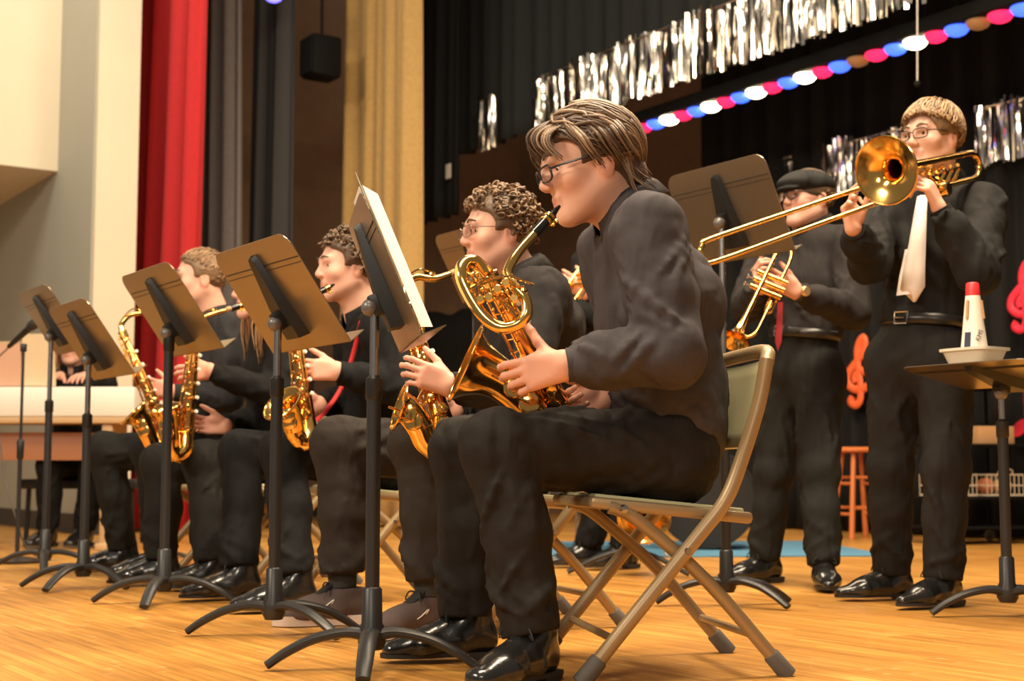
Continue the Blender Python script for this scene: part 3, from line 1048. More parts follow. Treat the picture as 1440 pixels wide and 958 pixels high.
def shoe(par, an, toe, kind, m, mt_sole, L=.285, pitch=0.0):
    """an = ankle point; toe = horizontal direction; sole stands at z = an.z - .085"""
    t = nrm((toe[0], toe[1], 0)); s = np.array((-t[1], t[0], 0))
    up = np.array((0, 0, 1.0))
    if pitch:
        t2 = nrm(t * math.cos(pitch) + up * math.sin(pitch)); up = nrm(up * math.cos(pitch) - t * math.sin(pitch)); t = t2
    o0 = np.asarray(an, float) - up * .085
    P = lambda a, b, c: o0 + t * a + s * b + up * c
    v = Vol(o0 - .30, o0 + .30, .0055)
    pt = kind == 'pointed'
    v.cone(P(-.045, 0, .045), P(.02, 0, .05), .034, .038, .02, s, .95)
    v.cone(P(.02, 0, .045), P(.11, .004, .040), .036, .033, .03, s, 1.25)
    v.cone(P(.11, .004, .036), P(.195 if pt else .175, 0, .026), .034, .017 if pt else .025, .03, s, 1.35)
    v.cone(P(-.03, 0, .07), P(-.022, 0, .115), .040, .042, .02, s, .95)
    v.cone(P(.01, 0, .085), P(.075, 0, .058), .034, .028, .03, s, 1.0)
    v.cut(P(0, 0, .016), -up)
    v.cut(P(0, 0, .106 if kind == 'sneaker' else .135), up)
    V, Q = v.mesh()
    sh = link('shoe', V, Q, m, par)
    # sole outline
    prof = [(-.085, .0), (-.078, .026), (-.045, .036), (.0, .034), (.06, .037), (.115, .047), (.155, .043), (.19, .028), (.21 if pt else .202, .012), (.215 if pt else .204, 0)]
    out = [P(a, b, 0) for a, b in prof] + [P(a, -b * .93, 0) for a, b in prof[-2:0:-1]]
    mb = MB()
    if kind == 'sneaker':
        mb.prism(out, up * .028)
    else:
        mb.prism([p + up * .010 for p in out], up * .010)
        mb.prism([P(a, b, 0) for a, b in ((-.083, 0), (-.076, .025), (-.045, .034), (-.01, .032), (-.01, -.03), (-.045, -.033), (-.076, -.024))], up * .012)
    mb.build('sole', mt_sole, sh)
    if kind == 'sneaker':
        MB().tube(smooth_path([P(.010, 0, .150), P(.030, 0, .118), P(.060, 0, .092), P(.095, 0, .074)], 4), [.030, .026, .023, .014], 14, True, flat=up, q=.5).build('tongue', mat('black_knit', (.016, .015, .015), .85), sh)
    if kind == 'sneaker':
        lg_ = MB()
        for q in (-1, 1):
            b_ = [.040, .046, .047, .044, .046]
            lg_.tube(smooth_path([P(x, q * y, z) for x, y, z in zip((.092, .060, .030, .042, .010), b_, (.040, .052, .074, .050, .046))], 4), .0016, 5)
        lg_.build('side_emblem', mat('white_print', (.8, .78, .74), .6), sh)
    lc = MB()
    for i in range(4):
        a = .035 + i * .017; z = .113 - i * .0105
        lc.tube(smooth_path([P(a, -.026, z - .014), P(a + .006, 0, z), P(a, .026, z - .014)], 3), .0028, 5)
    for q in (-1, 1):
        lc.tube(smooth_path([P(.036, 0, .114), P(.05, q * .03, .118), P(.055, q * .045, .095), P(.04, q * .02, .108)], 3), .0022, 5)
    lc.build('lace', M_lace, sh)
    return sh

def person(label, J, o):
    """J: joints in world space. o: options"""
    base = np.array((J['pelvis'][0], J['pelvis'][1], 0.0))
    par = thing('person', label, 'person', base)
    J = {k: np.asarray(v, float) for k, v in J.items()}
    hv = o.get('vox', .010)
    lat = nrm(J['sh_l'] - J['sh_r'])
    pel, che, nk = J['pelvis'], J['chest'], J['neck']
    # ---------- skin: head + neck, hands and a covered body, one mesh
    sc = o.get('hs', 1.0)
    v, A = head_vol(J['head'], J['hf'], J.get('hu', (0, 0, 1)), sc, o.get('hvox', .0045), nk, o.get('jaw', 1.0))
    V, Q = v.mesh()
    sk = o.get('skin', (.66, .36, .25))
    VS = [V]; QS = [Q]; CS = [skin_cols(V, J['head'], A, sc, sk)]
    for s, key in ((-1, 'l'), (1, 'r')):
        hs = o.get('hand_' + key)
        if hs:
            fa = nrm(J['el_' + key] - J['wr_' + key])
            hvv = hand_vol(J['wr_' + key], hs['d'], hs['n'], s, hs.get('curl', GRIP), o.get('handvox', .004), hs.get('sc', .92), hs.get('thumb', (.7, .4)), arm=fa)
            V, Q = hvv.mesh()
            VS.append(V); QS.append(Q)
            cc = np.tile(np.array(sk) * np.array((1.02, .93, .9)), (len(V), 1))
            CS.append(np.clip(cc, 0, 1))
    off = 0; QQ = []
    for V, Q in zip(VS, QS):
        QQ.append(Q + off); off += len(V)
    inner = MB()
    inner.tube([nk, che, pel], [.05, .08, .08], 8)
    for key in 'lr':
        inner.tube([che * .3 + nk * .7, J['sh_' + key], J['el_' + key], J['wr_' + key]], [.04, .035, .028, .022], 8)
        inner.tube([pel, J['hip_' + key], J['kn_' + key], J['an_' + key]], [.06, .05, .04, .03], 8)
    iv = np.array(inner.v); 
    iq = [f if len(f) == 4 else None for f in inner.f]
    iq = np.array([f for f in iq if f is not None])
    VS.append(iv); QQ.append(iq + off); CS.append(np.tile(np.array(sk), (len(iv), 1)))
    body = link('body', np.concatenate(VS), np.concatenate(QQ), SKIN, par, True, col=np.concatenate(CS))
    # eyes, brows
    P = lambda x, y, z: J['head'] + sc * (A[0] * x + A[1] * y + A[2] * z)
    for s in (-1, 1):
        e = MB().ball(P(s * .0325, .0695, .009), .0115 * sc, 14).build('eye', M_eye, body)
        look = nrm(A[1] + A[2] * o.get('look', -.15))
        MB().lathe([(0, .0022), (.0036, .0018), (.0056, 0)], P(s * .0325, .0695, .009) + look * .0105 * sc, look, 12).build('iris', M_iris, e)
        lid = Vol(P(s * .0325, .0695, .009) - .022, P(s * .0325, .0695, .009) + .022, .0016)
        lid.ell(P(s * .0325, .0695, .009), np.array((.0135, .0130, .0130)) * sc, A, 0)
        ld = o.get('lid', .004)
        lid.cut(P(0, 0, .009 + ld), -A[2] * 1.0 + A[1] * .2, P(s * .0325, .09, .004), .03)
        Vl, Ql = lid.mesh()
        if len(Vl):
            link('eyelid', Vl, Ql, SKIN, e, True, col=np.tile(np.array(sk) * .9, (len(Vl), 1)))
        bw = MB().tube(smooth_path([P(s * .014, .099, .033), P(s * .032, .097, .039), P(s * .050, .083, .034)], 4), [.0030, .0042, .0018], 6, flat=A[1], q=.6)
        bw.build('eyebrow', mat('brow_%s' % o['hair'][0], tuple(np.array(o['haircols'][0]) * .55), .7), body)
    # ---------- trousers
    tm = o['trousers']; fw = o.get('girth', 1.0)
    pts = [pel, J['hip_l'], J['hip_r'], J['kn_l'], J['kn_r'], J['an_l'], J['an_r']]
    lo = np.min(pts, 0) - .2; hi = np.max(pts, 0) + .2
    tv = Vol(lo, hi, hv)
    k_ = o.get('bulk', 1.0)
    for key in 'lr':
        hp, kn, an = J['hip_' + key], J['kn_' + key], J['an_' + key]
        tv.cone(hp, kn, .098 * k_, .070 * k_, .04)
        mid = kn * .55 + an * .45 + nrm(kn - hp) * -.012
        tv.cone(kn, mid, .070 * k_, .066 * k_, .03)
        tv.cone(mid, an + (mid - an) * .08, .066 * k_, .062 * k_, .03)
        tv.ell(kn, (.072 * k_,) * 3, None, .03)
    tv.cone(J['hip_l'], J['hip_r'], .105 * k_, .105 * k_, .05)
    tv.cone(pel - ZU * .02, pel + nrm(che - pel) * .12, .115 * k_, (.128 * fw - .002) if o.get('belt') else .115 * k_, .05, lat, 1.25)
    tv.folds(o.get('fold', .0022), 36, o.get('seed', 1), 4)
    tv.folds(o.get('fold', .0022) * .8, 95, o.get('seed', 1) + 50, 3)
    sd_ = o.get('seed', 1) * 10
    nf = o.get('nfold', 7)
    for qi, key in enumerate('lr'):
        hp, kn, an = J['hip_' + key], J['kn_' + key], J['an_' + key]
        Ls = float(np.linalg.norm(an - kn))
        bent = abs(float(np.dot(nrm(kn - hp), nrm(an - kn)))) < .6
        back = -nrm(kn - hp) if bent else np.array((0, 1.0, 0))
        tv.creases(kn, an - kn, .070 * k_, .066 * k_, .22, nf, sd_ + qi, .011, 1.3, 1.9, back)
        tv.creases(kn, hp - kn, .072 * k_, .090 * k_, .26, nf, sd_ + 2 + qi, .011, 1.0)
        tv.creases(hp, kn - hp, .098 * k_, .085 * k_, .20, nf, sd_ + 4 + qi, .012, 1.3)
        tv.creases(an + (kn - an) * .06, kn - an, .062 * k_, .064 * k_, .16, nf, sd_ + 6 + qi, .011, 2.2)
    for key in 'lr':
        kn, an = J['kn_' + key], J['an_' + key]
        ax = nrm(an - kn)
        hem = an - ax * o.get('hem', .015)
        tv.cut(hem, ax, an, .16)
    tv.cut(pel + nrm(che - pel) * .13, nrm(che - pel))
    V, Q = tv.mesh()
    tr = link('trousers', V, Q, tm, par)
    # ---------- shirt
    sm = o['shirt']
    pts = [pel, che, nk, J['sh_l'], J['sh_r'], J['el_l'], J['el_r'], J['wr_l'], J['wr_r']]
    lo = np.min(pts, 0) - .17; hi = np.max(pts, 0) + .17
    sv = Vol(lo, hi, hv)
    waist = pel * .62 + che * .38
    fw = o.get('girth', 1.0)
    sv.cone(pel + ZU * o.get('tail', .02), waist, .128 * fw, .122 * fw, .05, lat, 1.28)
    sv.cone(waist, che, .122 * fw, .125 * fw, .05, lat, 1.34)
    up_ = che * .35 + nk * .65
    sv.cone(che, up_, .125 * fw, .085, .06, lat, 1.5)
    sv.cone(up_, nk - (nk - che) * .05, .085, .060, .05)
    for key in 'lr':
        sh, el, wr = J['sh_' + key], J['el_' + key], J['wr_' + key]
        sv.cone(nk * .75 + che * .25, sh, .062, .064, .05)
        sv.cone(sh, el, .067 * o.get('arm', 1.0), .058 * o.get('arm', 1.0), .04)
        sv.cone(el, el * .35 + wr * .65, .057 * o.get('arm', 1.0), .047 * o.get('arm', 1.0), .03)
        sv.cone(el * .35 + wr * .65, wr + (el - wr) * .08, .047 * o.get('arm', 1.0), .036, .02)
    sv.folds(o.get('fold', .0022), 40, o.get('seed', 1) + 9, 4)
    sv.folds(o.get('fold', .0022) * .8, 100, o.get('seed', 1) + 19, 3)
    am = o.get('arm', 1.0)
    for qi, key in enumerate('lr'):
        sh, el, wr = J['sh_' + key], J['el_' + key], J['wr_' + key]
        inn = nrm(nrm(wr - el) + nrm(sh - el))
        sv.creases(el, sh - el, .058 * am, .066 * am, .17, nf, sd_ + 20 + qi, .010, 1.5, 2.2, inn)
        sv.creases(el, wr - el, .057 * am, .048 * am, .15, nf, sd_ + 22 + qi, .009, 1.5, 2.4, inn)
        sv.creases(wr, el - wr, .040 * am, .050 * am, .12, 5, sd_ + 24 + qi, .007, 1.8)
        sv.creases(sh, el - sh, .066 * am, .062 * am, .16, nf, sd_ + 26 + qi, .010, .9)
    for i_ in range(nf * 2):
        rr_ = np.random.RandomState(sd_ + 60 + i_)
        a_ = rr_.uniform(-math.pi, math.pi); fwd_ = np.cross(lat, nrm(nk - pel))
        t0_ = rr_.uniform(-.05, .75); pp_ = []
        for j_ in range(6):
            t_ = t0_ + j_ * .05; c_ = pel + (che - pel) * min(1.1, max(0, t_))
            aa_ = a_ + j_ * rr_.uniform(.05, .16)
            pp_.append(c_ + (lat * math.cos(aa_) * 1.30 + fwd_ * math.sin(aa_)) * (.123 * fw + .008))
        for j_ in range(5):
            sv.cone(pp_[j_], pp_[j_ + 1], .009, .009, .010)
    for key in 'lr':
        wr, el = J['wr_' + key], J['el_' + key]
        ax = nrm(wr - el)
        sv.cut(wr - ax * .012, ax, wr, .10)
    sv.cut(nk - nrm(nk - che) * .012, nrm(J['head'] - nk), nk, .09)
    if o.get('belt'):
        sv.cut(pel + nrm(che - pel) * .105, -nrm(che - pel), pel, .3)
    V, Q = sv.mesh()
    shirt = link('shirt', V, Q, sm, par)
    # cuffs
    for key in 'lr':
        if not o.get('hand_' + key): continue
        wr, el = J['wr_' + key], J['el_' + key]
        ax = nrm(wr - el)
        MB().lathe([(.031, .004), (.037, .003), (.039, -.02), (.041, -.055), (.038, -.06)], wr - ax * .008, ax, 20).build('cuff', sm, shirt)
    # collar: a folded band round the neck, open at the front
    hf = nrm(J['hf'] * np.array((1, 1, 0)))
    cl = MB()
    nax = nrm(nrm(J['head'] - nk) * .6 + nrm(nk - che))
    n1 = nrm(hf - nax * np.dot(hf, nax)); n2 = np.cross(nax, n1)
    rows = []
    for j, (rr, hh) in enumerate(((.066, -.012), (.066, .022), (.069, .032), (.076, .020), (.088, -.016))):
        row = []
        for i in range(25):
            a = .28 + (2 * math.pi - .56) * i / 24
            fr = math.cos(a)
            h2 = hh - .018 * max(0, fr) - (.030 * max(0, fr - .55) * 2.2 if j >= 3 else 0)
            row.append(nk + (n1 * math.cos(a) * 1.06 + n2 * math.sin(a)) * rr * o.get('collar', 1.12) + nax * (h2 + .016))
        rows.append(row)
    vs = [p for row in rows for p in row]
    fs = [(j * 25 + i, j * 25 + i + 1, (j + 1) * 25 + i + 1, (j + 1) * 25 + i) for j in range(4) for i in range(24)]
    co = link('collar', vs, fs, sm, shirt)
    md = co.modifiers.new('t', 'SOLIDIFY'); md.thickness = .004
    # ---------- belt
    if o.get('belt'):
        bx = pel + nrm(che - pel) * .115
        ax = nrm(che - pel)
        b1 = nrm(hf - ax * np.dot(hf, ax)); b2 = np.cross(ax, b1)
        pr = []
        mb = MB()
        for (rr, hh) in ((.118, -.018), (.128 * fw + .013, -.018), (.128 * fw + .013, .018), (.118, .018)):
            pr.append([bx + ax * hh + (b1 * math.cos(a) * .98 + b2 * math.sin(a) * 1.28) * rr for a in [2 * math.pi * i / 36 for i in range(36)]])
        vs = [p for row in pr for p in row]
        fs = [(j * 36 + i, j * 36 + (i + 1) % 36, ((j + 1) % 4) * 36 + (i + 1) % 36, ((j + 1) % 4) * 36 + i) for j in range(4) for i in range(36)]
        bl = link('belt', vs, fs, mat('belt_leather', (.015, .013, .012), .35), par)
        q = bx + b1 * (.128 * fw + .013)
        mb = MB()
        fr = [q + b2 * x + ax * z + b1 * .004 for x, z in ((-.026, -.02), (.026, -.02), (.026, .02), (-.026, .02), (-.026, -.02))]
        mb.tube(fr, .0032, 6, False)
        mb.tube([q + b1 * .006 - b2 * .022, q + b1 * .006 + b2 * .014], .002, 5)
        mb.build('buckle', mat('chrome', (.75, .74, .72), .15, 1.0), bl)
    # ---------- shoes, socks
    for key in 'lr':
        if o.get('noshoes'): break
        an = J['an_' + key].copy()
        an[2] = max(an[2], .085) if not o.get('lift_' + key) else an[2]
        sk_ = MB().tube([an + ZU * .02, an * .8 + J['kn_' + key] * .2], [.040, .046], 12)
        sk_.build('sock', o.get('sock', mat('black_sock', (.012, .012, .013), .9)), par)
        shoe(par, an, J['toe_' + key], o.get('shoe', 'dress'), o.get('shoemat', M_shoe), o.get('solemat', M_sole), pitch=o.get('lift_' + key, 0))
    # ---------- hair, glasses
    make_hair(par, J['head'], A, sc, o['hair'], o['haircols'], o.get('seed', 1), o.get('hairvox', .006))
    if o.get('glasses'):
        glasses(par, J['head'], A, sc, o['glasses'], o.get('gthick', .0022), o.get('ground', False), o.get('gdrop', 0))
    return par, A

# ------------------------------------------------------------------ the players
def seated(hip, F, kn_l, kn_r, an_l, an_r, che, nk, head, hf, el_l, wr_l, el_r, wr_r, toe_l, toe_r, shw=.185, shz=-.06):
    F = nrm(F); L = np.array((-F[1], F[0], 0))                 # person's left
    J = dict(pelvis=hip, chest=che, neck=nk, head=head, hf=hf)
    J['hip_l'] = hip + L * .09 + F * .03 - ZU * .01; J['hip_r'] = hip - L * .09 + F * .03 - ZU * .01
    J['kn_l'], J['kn_r'], J['an_l'], J['an_r'] = kn_l, kn_r, an_l, an_r
    J['sh_l'] = nk + L * shw + ZU * shz; J['sh_r'] = nk - L * shw + ZU * shz
    J['el_l'], J['wr_l'], J['el_r'], J['wr_r'] = el_l, wr_l, el_r, wr_r
    J['toe_l'], J['toe_r'] = np.asarray(toe_l, float), np.asarray(toe_r, float)
    return J

def an_at(px, py, d):
    p = at(px, py, d); p[2] = .088
    return p

BLACKSH = cloth('black_shirt', (.010, .0098, .010))
CHARSH = cloth('charcoal_shirt', (.060, .053, .057))
GREYSH = cloth('grey_black_shirt', (.026, .023, .0225))
CHARTR = cloth('charcoal_trousers', (.020, .0175, .0155))
BROWNTR = cloth('brown_grey_trousers', (.031, .025, .021))
BLACKTR = cloth('black_trousers', (.0085, .0085, .009))
GREENTR = cloth('dark_grey_trousers', (.015, .015, .0135))
BR1 = [(.11, .060, .032), (.17, .10, .055), (.26, .16, .09), (.07, .038, .022)]
BR2 = [(.16, .088, .042), (.24, .14, .07), (.11, .06, .03)]
BR3 = [(.13, .075, .04), (.2, .12, .065), (.09, .05, .028)]
BL5 = [(.26, .15, .075), (.36, .22, .11), (.18, .10, .05)]
BL7 = [(.25, .145, .065), (.33, .20, .095), (.18, .10, .045)]
GIN = [(.40, .20, .08), (.5, .28, .12), (.3, .14, .06)]

# P1: front player with the baritone saxophone
F1 = nrm((-.985, -.17, 0))
J1 = seated(np.array((.360, 3.335, .50)), F1,
            at(698, 628, 3.10), at(650, 632, 3.45), an_at(748, 905, 3.06), an_at(655, 885, 3.42),
            at(925, 430, 3.32), at(884, 298, 3.30), at(828, 234, 3.27), (-.95, -.20, -.27),
            at(942, 498, 3.06), at(794, 514, 3.05), at(905, 520, 3.58), at(850, 560, 3.36), (-.62, -.78, 0), (-.97, -.22, 0), .175, -.075)
P1, A1 = person('young man in charcoal shirt and black-rimmed glasses playing the baritone saxophone', J1,
    dict(vox=.0060, hvox=.0034, handvox=.003, hairvox=.005, hair='wavy', haircols=BR1, shirt=CHARSH, trousers=CHARTR, seed=3, fold=.0030, glasses=M_frame, gthick=.0024,
         hs=1.09, nfold=9, lid=-.009, look=-.5, arm=1.2, girth=1.06, tail=.04, skin=(.70, .39, .28), gdrop=.006,
         hand_l=dict(d=(-.92, .05, -.22), n=(-.05, 1, -.1), curl=((.35, .8, .5), (.45, .9, .5), (.55, .9, .5), (.6, .9, .5)), thumb=(1.15, 1.25), sc=.98),
         hand_r=dict(d=(-.8, -.4, -.3), n=(.1, -.9, .2))))

# P2: curly hair, glasses, tenor saxophone
F2 = nrm((-.93, -.36, 0))
J2 = seated(np.array((.02, 4.24, .50)), F2,
            at(590, 622, 3.95), at(476, 626, 4.22), an_at(606, 848, 3.92), an_at(482, 832, 4.2),
            at(752, 462, 4.22), at(732, 392, 4.20), at(700, 330, 4.16), (-.93, -.34, -.06),
            at(742, 555, 3.88), at(632, 542, 3.78), at(690, 560, 4.45), at(640, 580, 4.2), (-.85, -.5, 0), (-.97, -.22, 0), .185, -.065)
sneak = mat('taupe_knit', (.085, .058, .052), .8, noise=.2, nscale=200, bump=.2, bscale=600)
P2, A2 = person('young man with curly brown hair and thin glasses playing the tenor saxophone', J2,
    dict(vox=.009, hvox=.004, handvox=.0035, hair='curly', haircols=BR2, shirt=GREYSH, trousers=BROWNTR, seed=5, glasses=mat('thin_frame', (.25, .18, .13), .3, .8), gthick=.0013,
         hs=1.0, shoe='sneaker', shoemat=sneak, solemat=mat('pale_rubber', (.62, .52, .44), .6), hem=.06, sock=mat('grey_sock', (.03, .03, .028), .9), skin=(.68, .38, .28), lid=.003, bulk=1.05,
         hand_l=dict(d=(-.9, -.1, .35), n=(-.1, 1, -.1), curl=HALF, thumb=(.75, .5)), hand_r=dict(d=(-.9, -.2, 0), n=(.1, -1, .1))))

# P3: curly hair, alto saxophone with red strap
F3 = nrm((-.93, -.36, 0))
J3 = seated(np.array((-.47, 5.08, .50)), F3,
            at(398, 634, 4.78), at(338, 636, 5.16), an_at(412, 822, 4.58), an_at(336, 806, 5.0),
            at(538, 520, 5.04), at(515, 446, 5.02), at(488, 378, 4.98), (-.90, -.42, -.05),
            at(566, 548, 4.80), at(474, 522, 4.72), at(500, 560, 5.3), at(450, 570, 5.0), (-.93, -.36, 0), (-.95, -.3, 0), .185, -.06)
P3, A3 = person('young man with short curly hair in black shirt playing an alto saxophone with red strap', J3,
    dict(vox=.010, hvox=.0045, hair='curly', haircols=BR3, shirt=BLACKSH, trousers=BLACKTR, seed=8, skin=(.70, .40, .30), lid=.004,
         hand_l=dict(d=(-.95, -.1, .05), n=(-.05, 1, -.1), curl=HALF, thumb=(.75, .5)), hand_r=dict(d=(-.9, -.2, 0), n=(.1, -1, .1))))

# P4: long ginger hair, mostly behind a music stand
F4 = nrm((-.9, -.43, 0))
J4 = seated(np.array((-.92, 5.78, .50)), F4,
            at(285, 648, 5.48), at(226, 652, 5.62), an_at(296, 800, 5.40), an_at(226, 800, 5.62),
            at(392, 520, 5.76), at(384, 458, 5.74), at(366, 408, 5.70), (-.92, -.38, -.05),
            at(392, 556, 5.52), at(296, 522, 5.45), at(378, 585, 5.9), at(318, 600, 5.58), (-.95, -.3, 0), (-.97, -.22, 0), .165, -.05)
P4, A4 = person('player with long ginger hair in black sweater half hidden behind a music stand', J4,
    dict(vox=.011, hvox=.006, hair='long', haircols=GIN, shirt=BLACKSH, trousers=GREENTR, seed=11, skin=(.70, .40, .30), shoe='dress',
         hand_l=dict(d=(-.92, -.1, -.1), n=(0, 1, -.1), curl=HALF, thumb=(.75, .5)), hand_r=dict(d=(-.95, -.1, .05), n=(.0, -1, .2), curl=HALF)))

# P5: short fair hair, far end of the row
F5 = nrm((-.9, -.43, 0))
J5 = seated(np.array((-1.36, 6.28, .52)), F5,
            at(210, 632, 6.02), at(146, 632, 6.34), an_at(224, 790, 6.10), an_at(172, 782, 6.42),
            at(312, 515, 6.24), at(304, 448, 6.22), at(281, 394, 6.18), (-.93, -.30, -.04),
            at(322, 560, 6.0), at(243, 552, 5.92), at(300, 560, 6.5), at(250, 575, 6.2), (-.95, -.3, 0), (-.97, -.22, 0), .19, -.05)
P5, A5 = person('young man with short fair hair in dark jacket playing saxophone at the row end', J5,
    dict(vox=.011, hvox=.005, hair='short', haircols=BL5, shirt=cloth('dark_grey_jacket', (.030, .029, .031)), trousers=GREENTR, seed=13, skin=(.68, .38, .28), hs=1.05,
         hand_l=dict(d=(-.92, -.1, .25), n=(0, 1, -.1), curl=HALF, thumb=(.75, .5)), hand_r=dict(d=(-.9, -.2, 0), n=(.1, -1, .1))))

# P6: trumpeter with a flat cap, standing
J6 = dict(pelvis=at(1128, 510, 5.72), chest=at(1138, 395, 5.70), neck=at(1140, 318, 5.70), head=at(1136, 281, 5.66), hf=(-.88, -.46, .02),
          sh_l=at(1196, 345, 5.56), sh_r=at(1078, 345, 5.86), el_l=at(1200, 440, 5.46), wr_l=at(1122, 411, 5.30), el_r=at(1052, 430, 5.78), wr_r=at(1070, 405, 5.50),
          hip_l=at(1150, 530, 5.66), hip_r=at(1102, 530, 5.78), kn_l=at(1152, 665, 5.55), kn_r=at(1088, 665, 5.76),
          an_l=an_at(1158, 798, 5.45), an_r=an_at(1075, 790, 5.76), toe_l=(-.12, -.99, 0), toe_r=(-.93, -.36, 0))
P6, A6 = person('young man in flat cap and glasses standing with a trumpet lowered', J6,
    dict(vox=.010, hvox=.0045, handvox=.0038, hair='cap', haircols=BR3, shirt=GREYSH, trousers=GREENTR, seed=17, glasses=M_frame, ground=True, gthick=.002, belt=True, girth=.90, skin=(.66, .38, .29),
         shoe='pointed', hem=.0, arm=1.1, lid=.003,
         hand_l=dict(d=(-.75, -.3, .35), n=(-.25, .9, .1), curl=HALF, thumb=(.75, .5)), hand_r=dict(d=(-.3, -.6, .5), n=(.9, -.2, .2), curl=GRIP)))
# flat cap
cp = Vol(J6['head'] - .2, J6['head'] + .22, .005)
hc = lambda x, y, z: J6['head'] + A6[0] * x + A6[1] * y + A6[2] * z
cp.ell(hc(0, -.005, .062), (.092, .118, .060), A6, 0)
cp.ell(hc(0, .055, .058), (.080, .080, .030), A6, .03)
cp.ell(hc(0, .105, .030), (.062, .038, .008), A6, .012)
cp.cut(hc(0, -.02, .012), -A6[2] - A6[1] * .05, hc(0, -.05, 0), .12)
V, Q = cp.mesh()
link('flat_cap', V, Q, cloth('dark_wool', (.022, .022, .021)), P6)
# wrist watch
ax = nrm(J6['wr_l'] - J6['el_l'])
wb = J6['wr_l'] - ax * .004
wt = MB().lathe([(.033, -.010), (.036, -.009), (.036, .009), (.033, .010)], wb, ax, 20).build('watch', mat('watch_strap', (.02, .015, .012), .5), P6)
side = nrm(np.array((.25, -1, .1)) - ax * np.dot((.25, -1, .1), ax))
MB().lathe([(0, .010), (.017, .010), (.020, .006), (.020, -.002)], wb + side * .034, side, 20).build('watch_face', mat('gold_face', (.75, .50, .25), .25, .7), wt)
# neck tie / strap with coloured stripes
ti = MB()
ti.prism([at(1094, 425, 5.50), at(1101, 425, 5.50), at(1099, 480, 5.53), at(1094, 494, 5.54), at(1090, 480, 5.54)], (.002, .012, 0))
ti.build('tie', mat('red_blue_silk', (.35, .03, .05), .4, noise=.9, nscale=18), P6)

# P7: trombonist, standing
J7 = dict(pelvis=at(1296, 500, 4.92), chest=at(1306, 360, 4.92), neck=at(1318, 258, 4.92), head=at(1310, 196, 4.86), hf=(-.80, -.60, -.05),
          sh_l=at(1384, 290, 4.80), sh_r=at(1248, 298, 5.02), el_l=at(1376, 385, 4.56), wr_l=at(1320, 292, 4.54), el_r=at(1222, 372, 4.80), wr_r=at(1200, 322, 4.60),
          hip_l=at(1326, 510, 4.86), hip_r=at(1262, 510, 4.98), kn_l=at(1330, 660, 4.76), kn_r=at(1252, 660, 4.98),
          an_l=an_at(1326, 818, 4.74), an_r=an_at(1254, 812, 5.0), toe_l=(-.85, -.52, 0), toe_r=(-.97, -.2, 0))
P7, A7 = person('young man with fair fringe, glasses and white tie standing playing the trombone', J7,
    dict(vox=.009, hvox=.004, handvox=.0035, hair='bowl', haircols=BL7, shirt=cloth('black_dress_shirt', (.016, .0155, .015)), trousers=cloth('charcoal_slacks', (.019, .0172, .016)), seed=23,
         glasses=M_frame, gthick=.0018, belt=True, girth=.86, skin=(.70, .42, .31), shoe='pointed', hem=.0, arm=1.12, hs=1.02, lid=.003,
         hand_l=dict(d=(-.45, -.15, .85), n=(-.55, .6, -.3), curl=GRIP, thumb=(1.0, .9)), hand_r=dict(d=(-.2, -.15, .95), n=(.55, -.75, .0), curl=((.25, .5, .3), (.4, .7, .4), (.9, 1.1, .6), (1.0, 1.1, .6)), thumb=(.6, .3))))
tie = MB()
Fd = nrm((-.72, -.69, 0)); Ld = np.array((-Fd[1], Fd[0], 0))
def tp(px, py, d): return at(px, py, d)
rows = [(1297, 275, 8, 4.78), (1294, 300, 10, 4.755), (1290, 340, 13, 4.74), (1285, 380, 17, 4.745), (1283, 405, 19, 4.75), (1286, 425, 2, 4.76)]
vs = []; fs = []
for (px, py, hw, d) in rows:
    c = tp(px, py, d); w_ = hw / 410.0
    vs += [c + Ld * w_, c + Fd * .010, c - Ld * w_]
for j in range(len(rows) - 1):
    for i in range(2):
        fs.append((j * 3 + i, j * 3 + i + 1, (j + 1) * 3 + i + 1, (j + 1) * 3 + i))
to = link('tie', vs, fs, mat('white_silk', (.80, .72, .66), .4, bump=.05, bscale=200), P7)
md = to.modifiers.new('t', 'SOLIDIFY'); md.thickness = .006
tp2 = link('tie_tail', [np.array(p) + Ld * -.02 - Fd * .008 - ZU * .02 for p in vs[6:]], [(0, 1, 4, 3), (1, 2, 5, 4), (3, 4, 7, 6), (4, 5, 8, 7)], MATS['white_silk'], to)

# P8: standing player hidden behind the front row
J8 = dict(pelvis=at(872, 545, 6.65), chest=at(868, 440, 6.65), neck=at(866, 350, 6.65), head=at(858, 300, 6.6), hf=(-.9, -.43, 0),
          sh_l=at(912, 372, 6.5), sh_r=at(824, 372, 6.8), el_l=at(905, 440, 6.3), wr_l=at(826, 412, 6.2), el_r=at(812, 450, 6.6), wr_r=at(800, 440, 6.35),
          hip_l=at(890, 560, 6.58), hip_r=at(852, 560, 6.72), kn_l=at(884, 672, 6.55), kn_r=at(850, 672, 6.7),
          an_l=an_at(876, 775, 6.55), an_r=an_at(826, 775, 6.68), toe_l=(-.9, -.43, 0), toe_r=(-.95, -.3, 0))
P8, A8 = person('standing player in black hidden behind the front saxophonist, holding a trumpet', J8,
    dict(vox=.012, hvox=.007, handvox=.0045, hair='short', haircols=BR3, shirt=BLACKSH, trousers=BLACKTR, seed=29, skin=(.68, .38, .28), hem=0.0,
         hand_l=dict(d=(-.8, -.2, .45), n=(-.2, .9, .2), curl=HALF, thumb=(.75, .5)), hand_r=dict(d=(-.5, -.4, .6), n=(.8, -.3, .2), curl=HALF)))

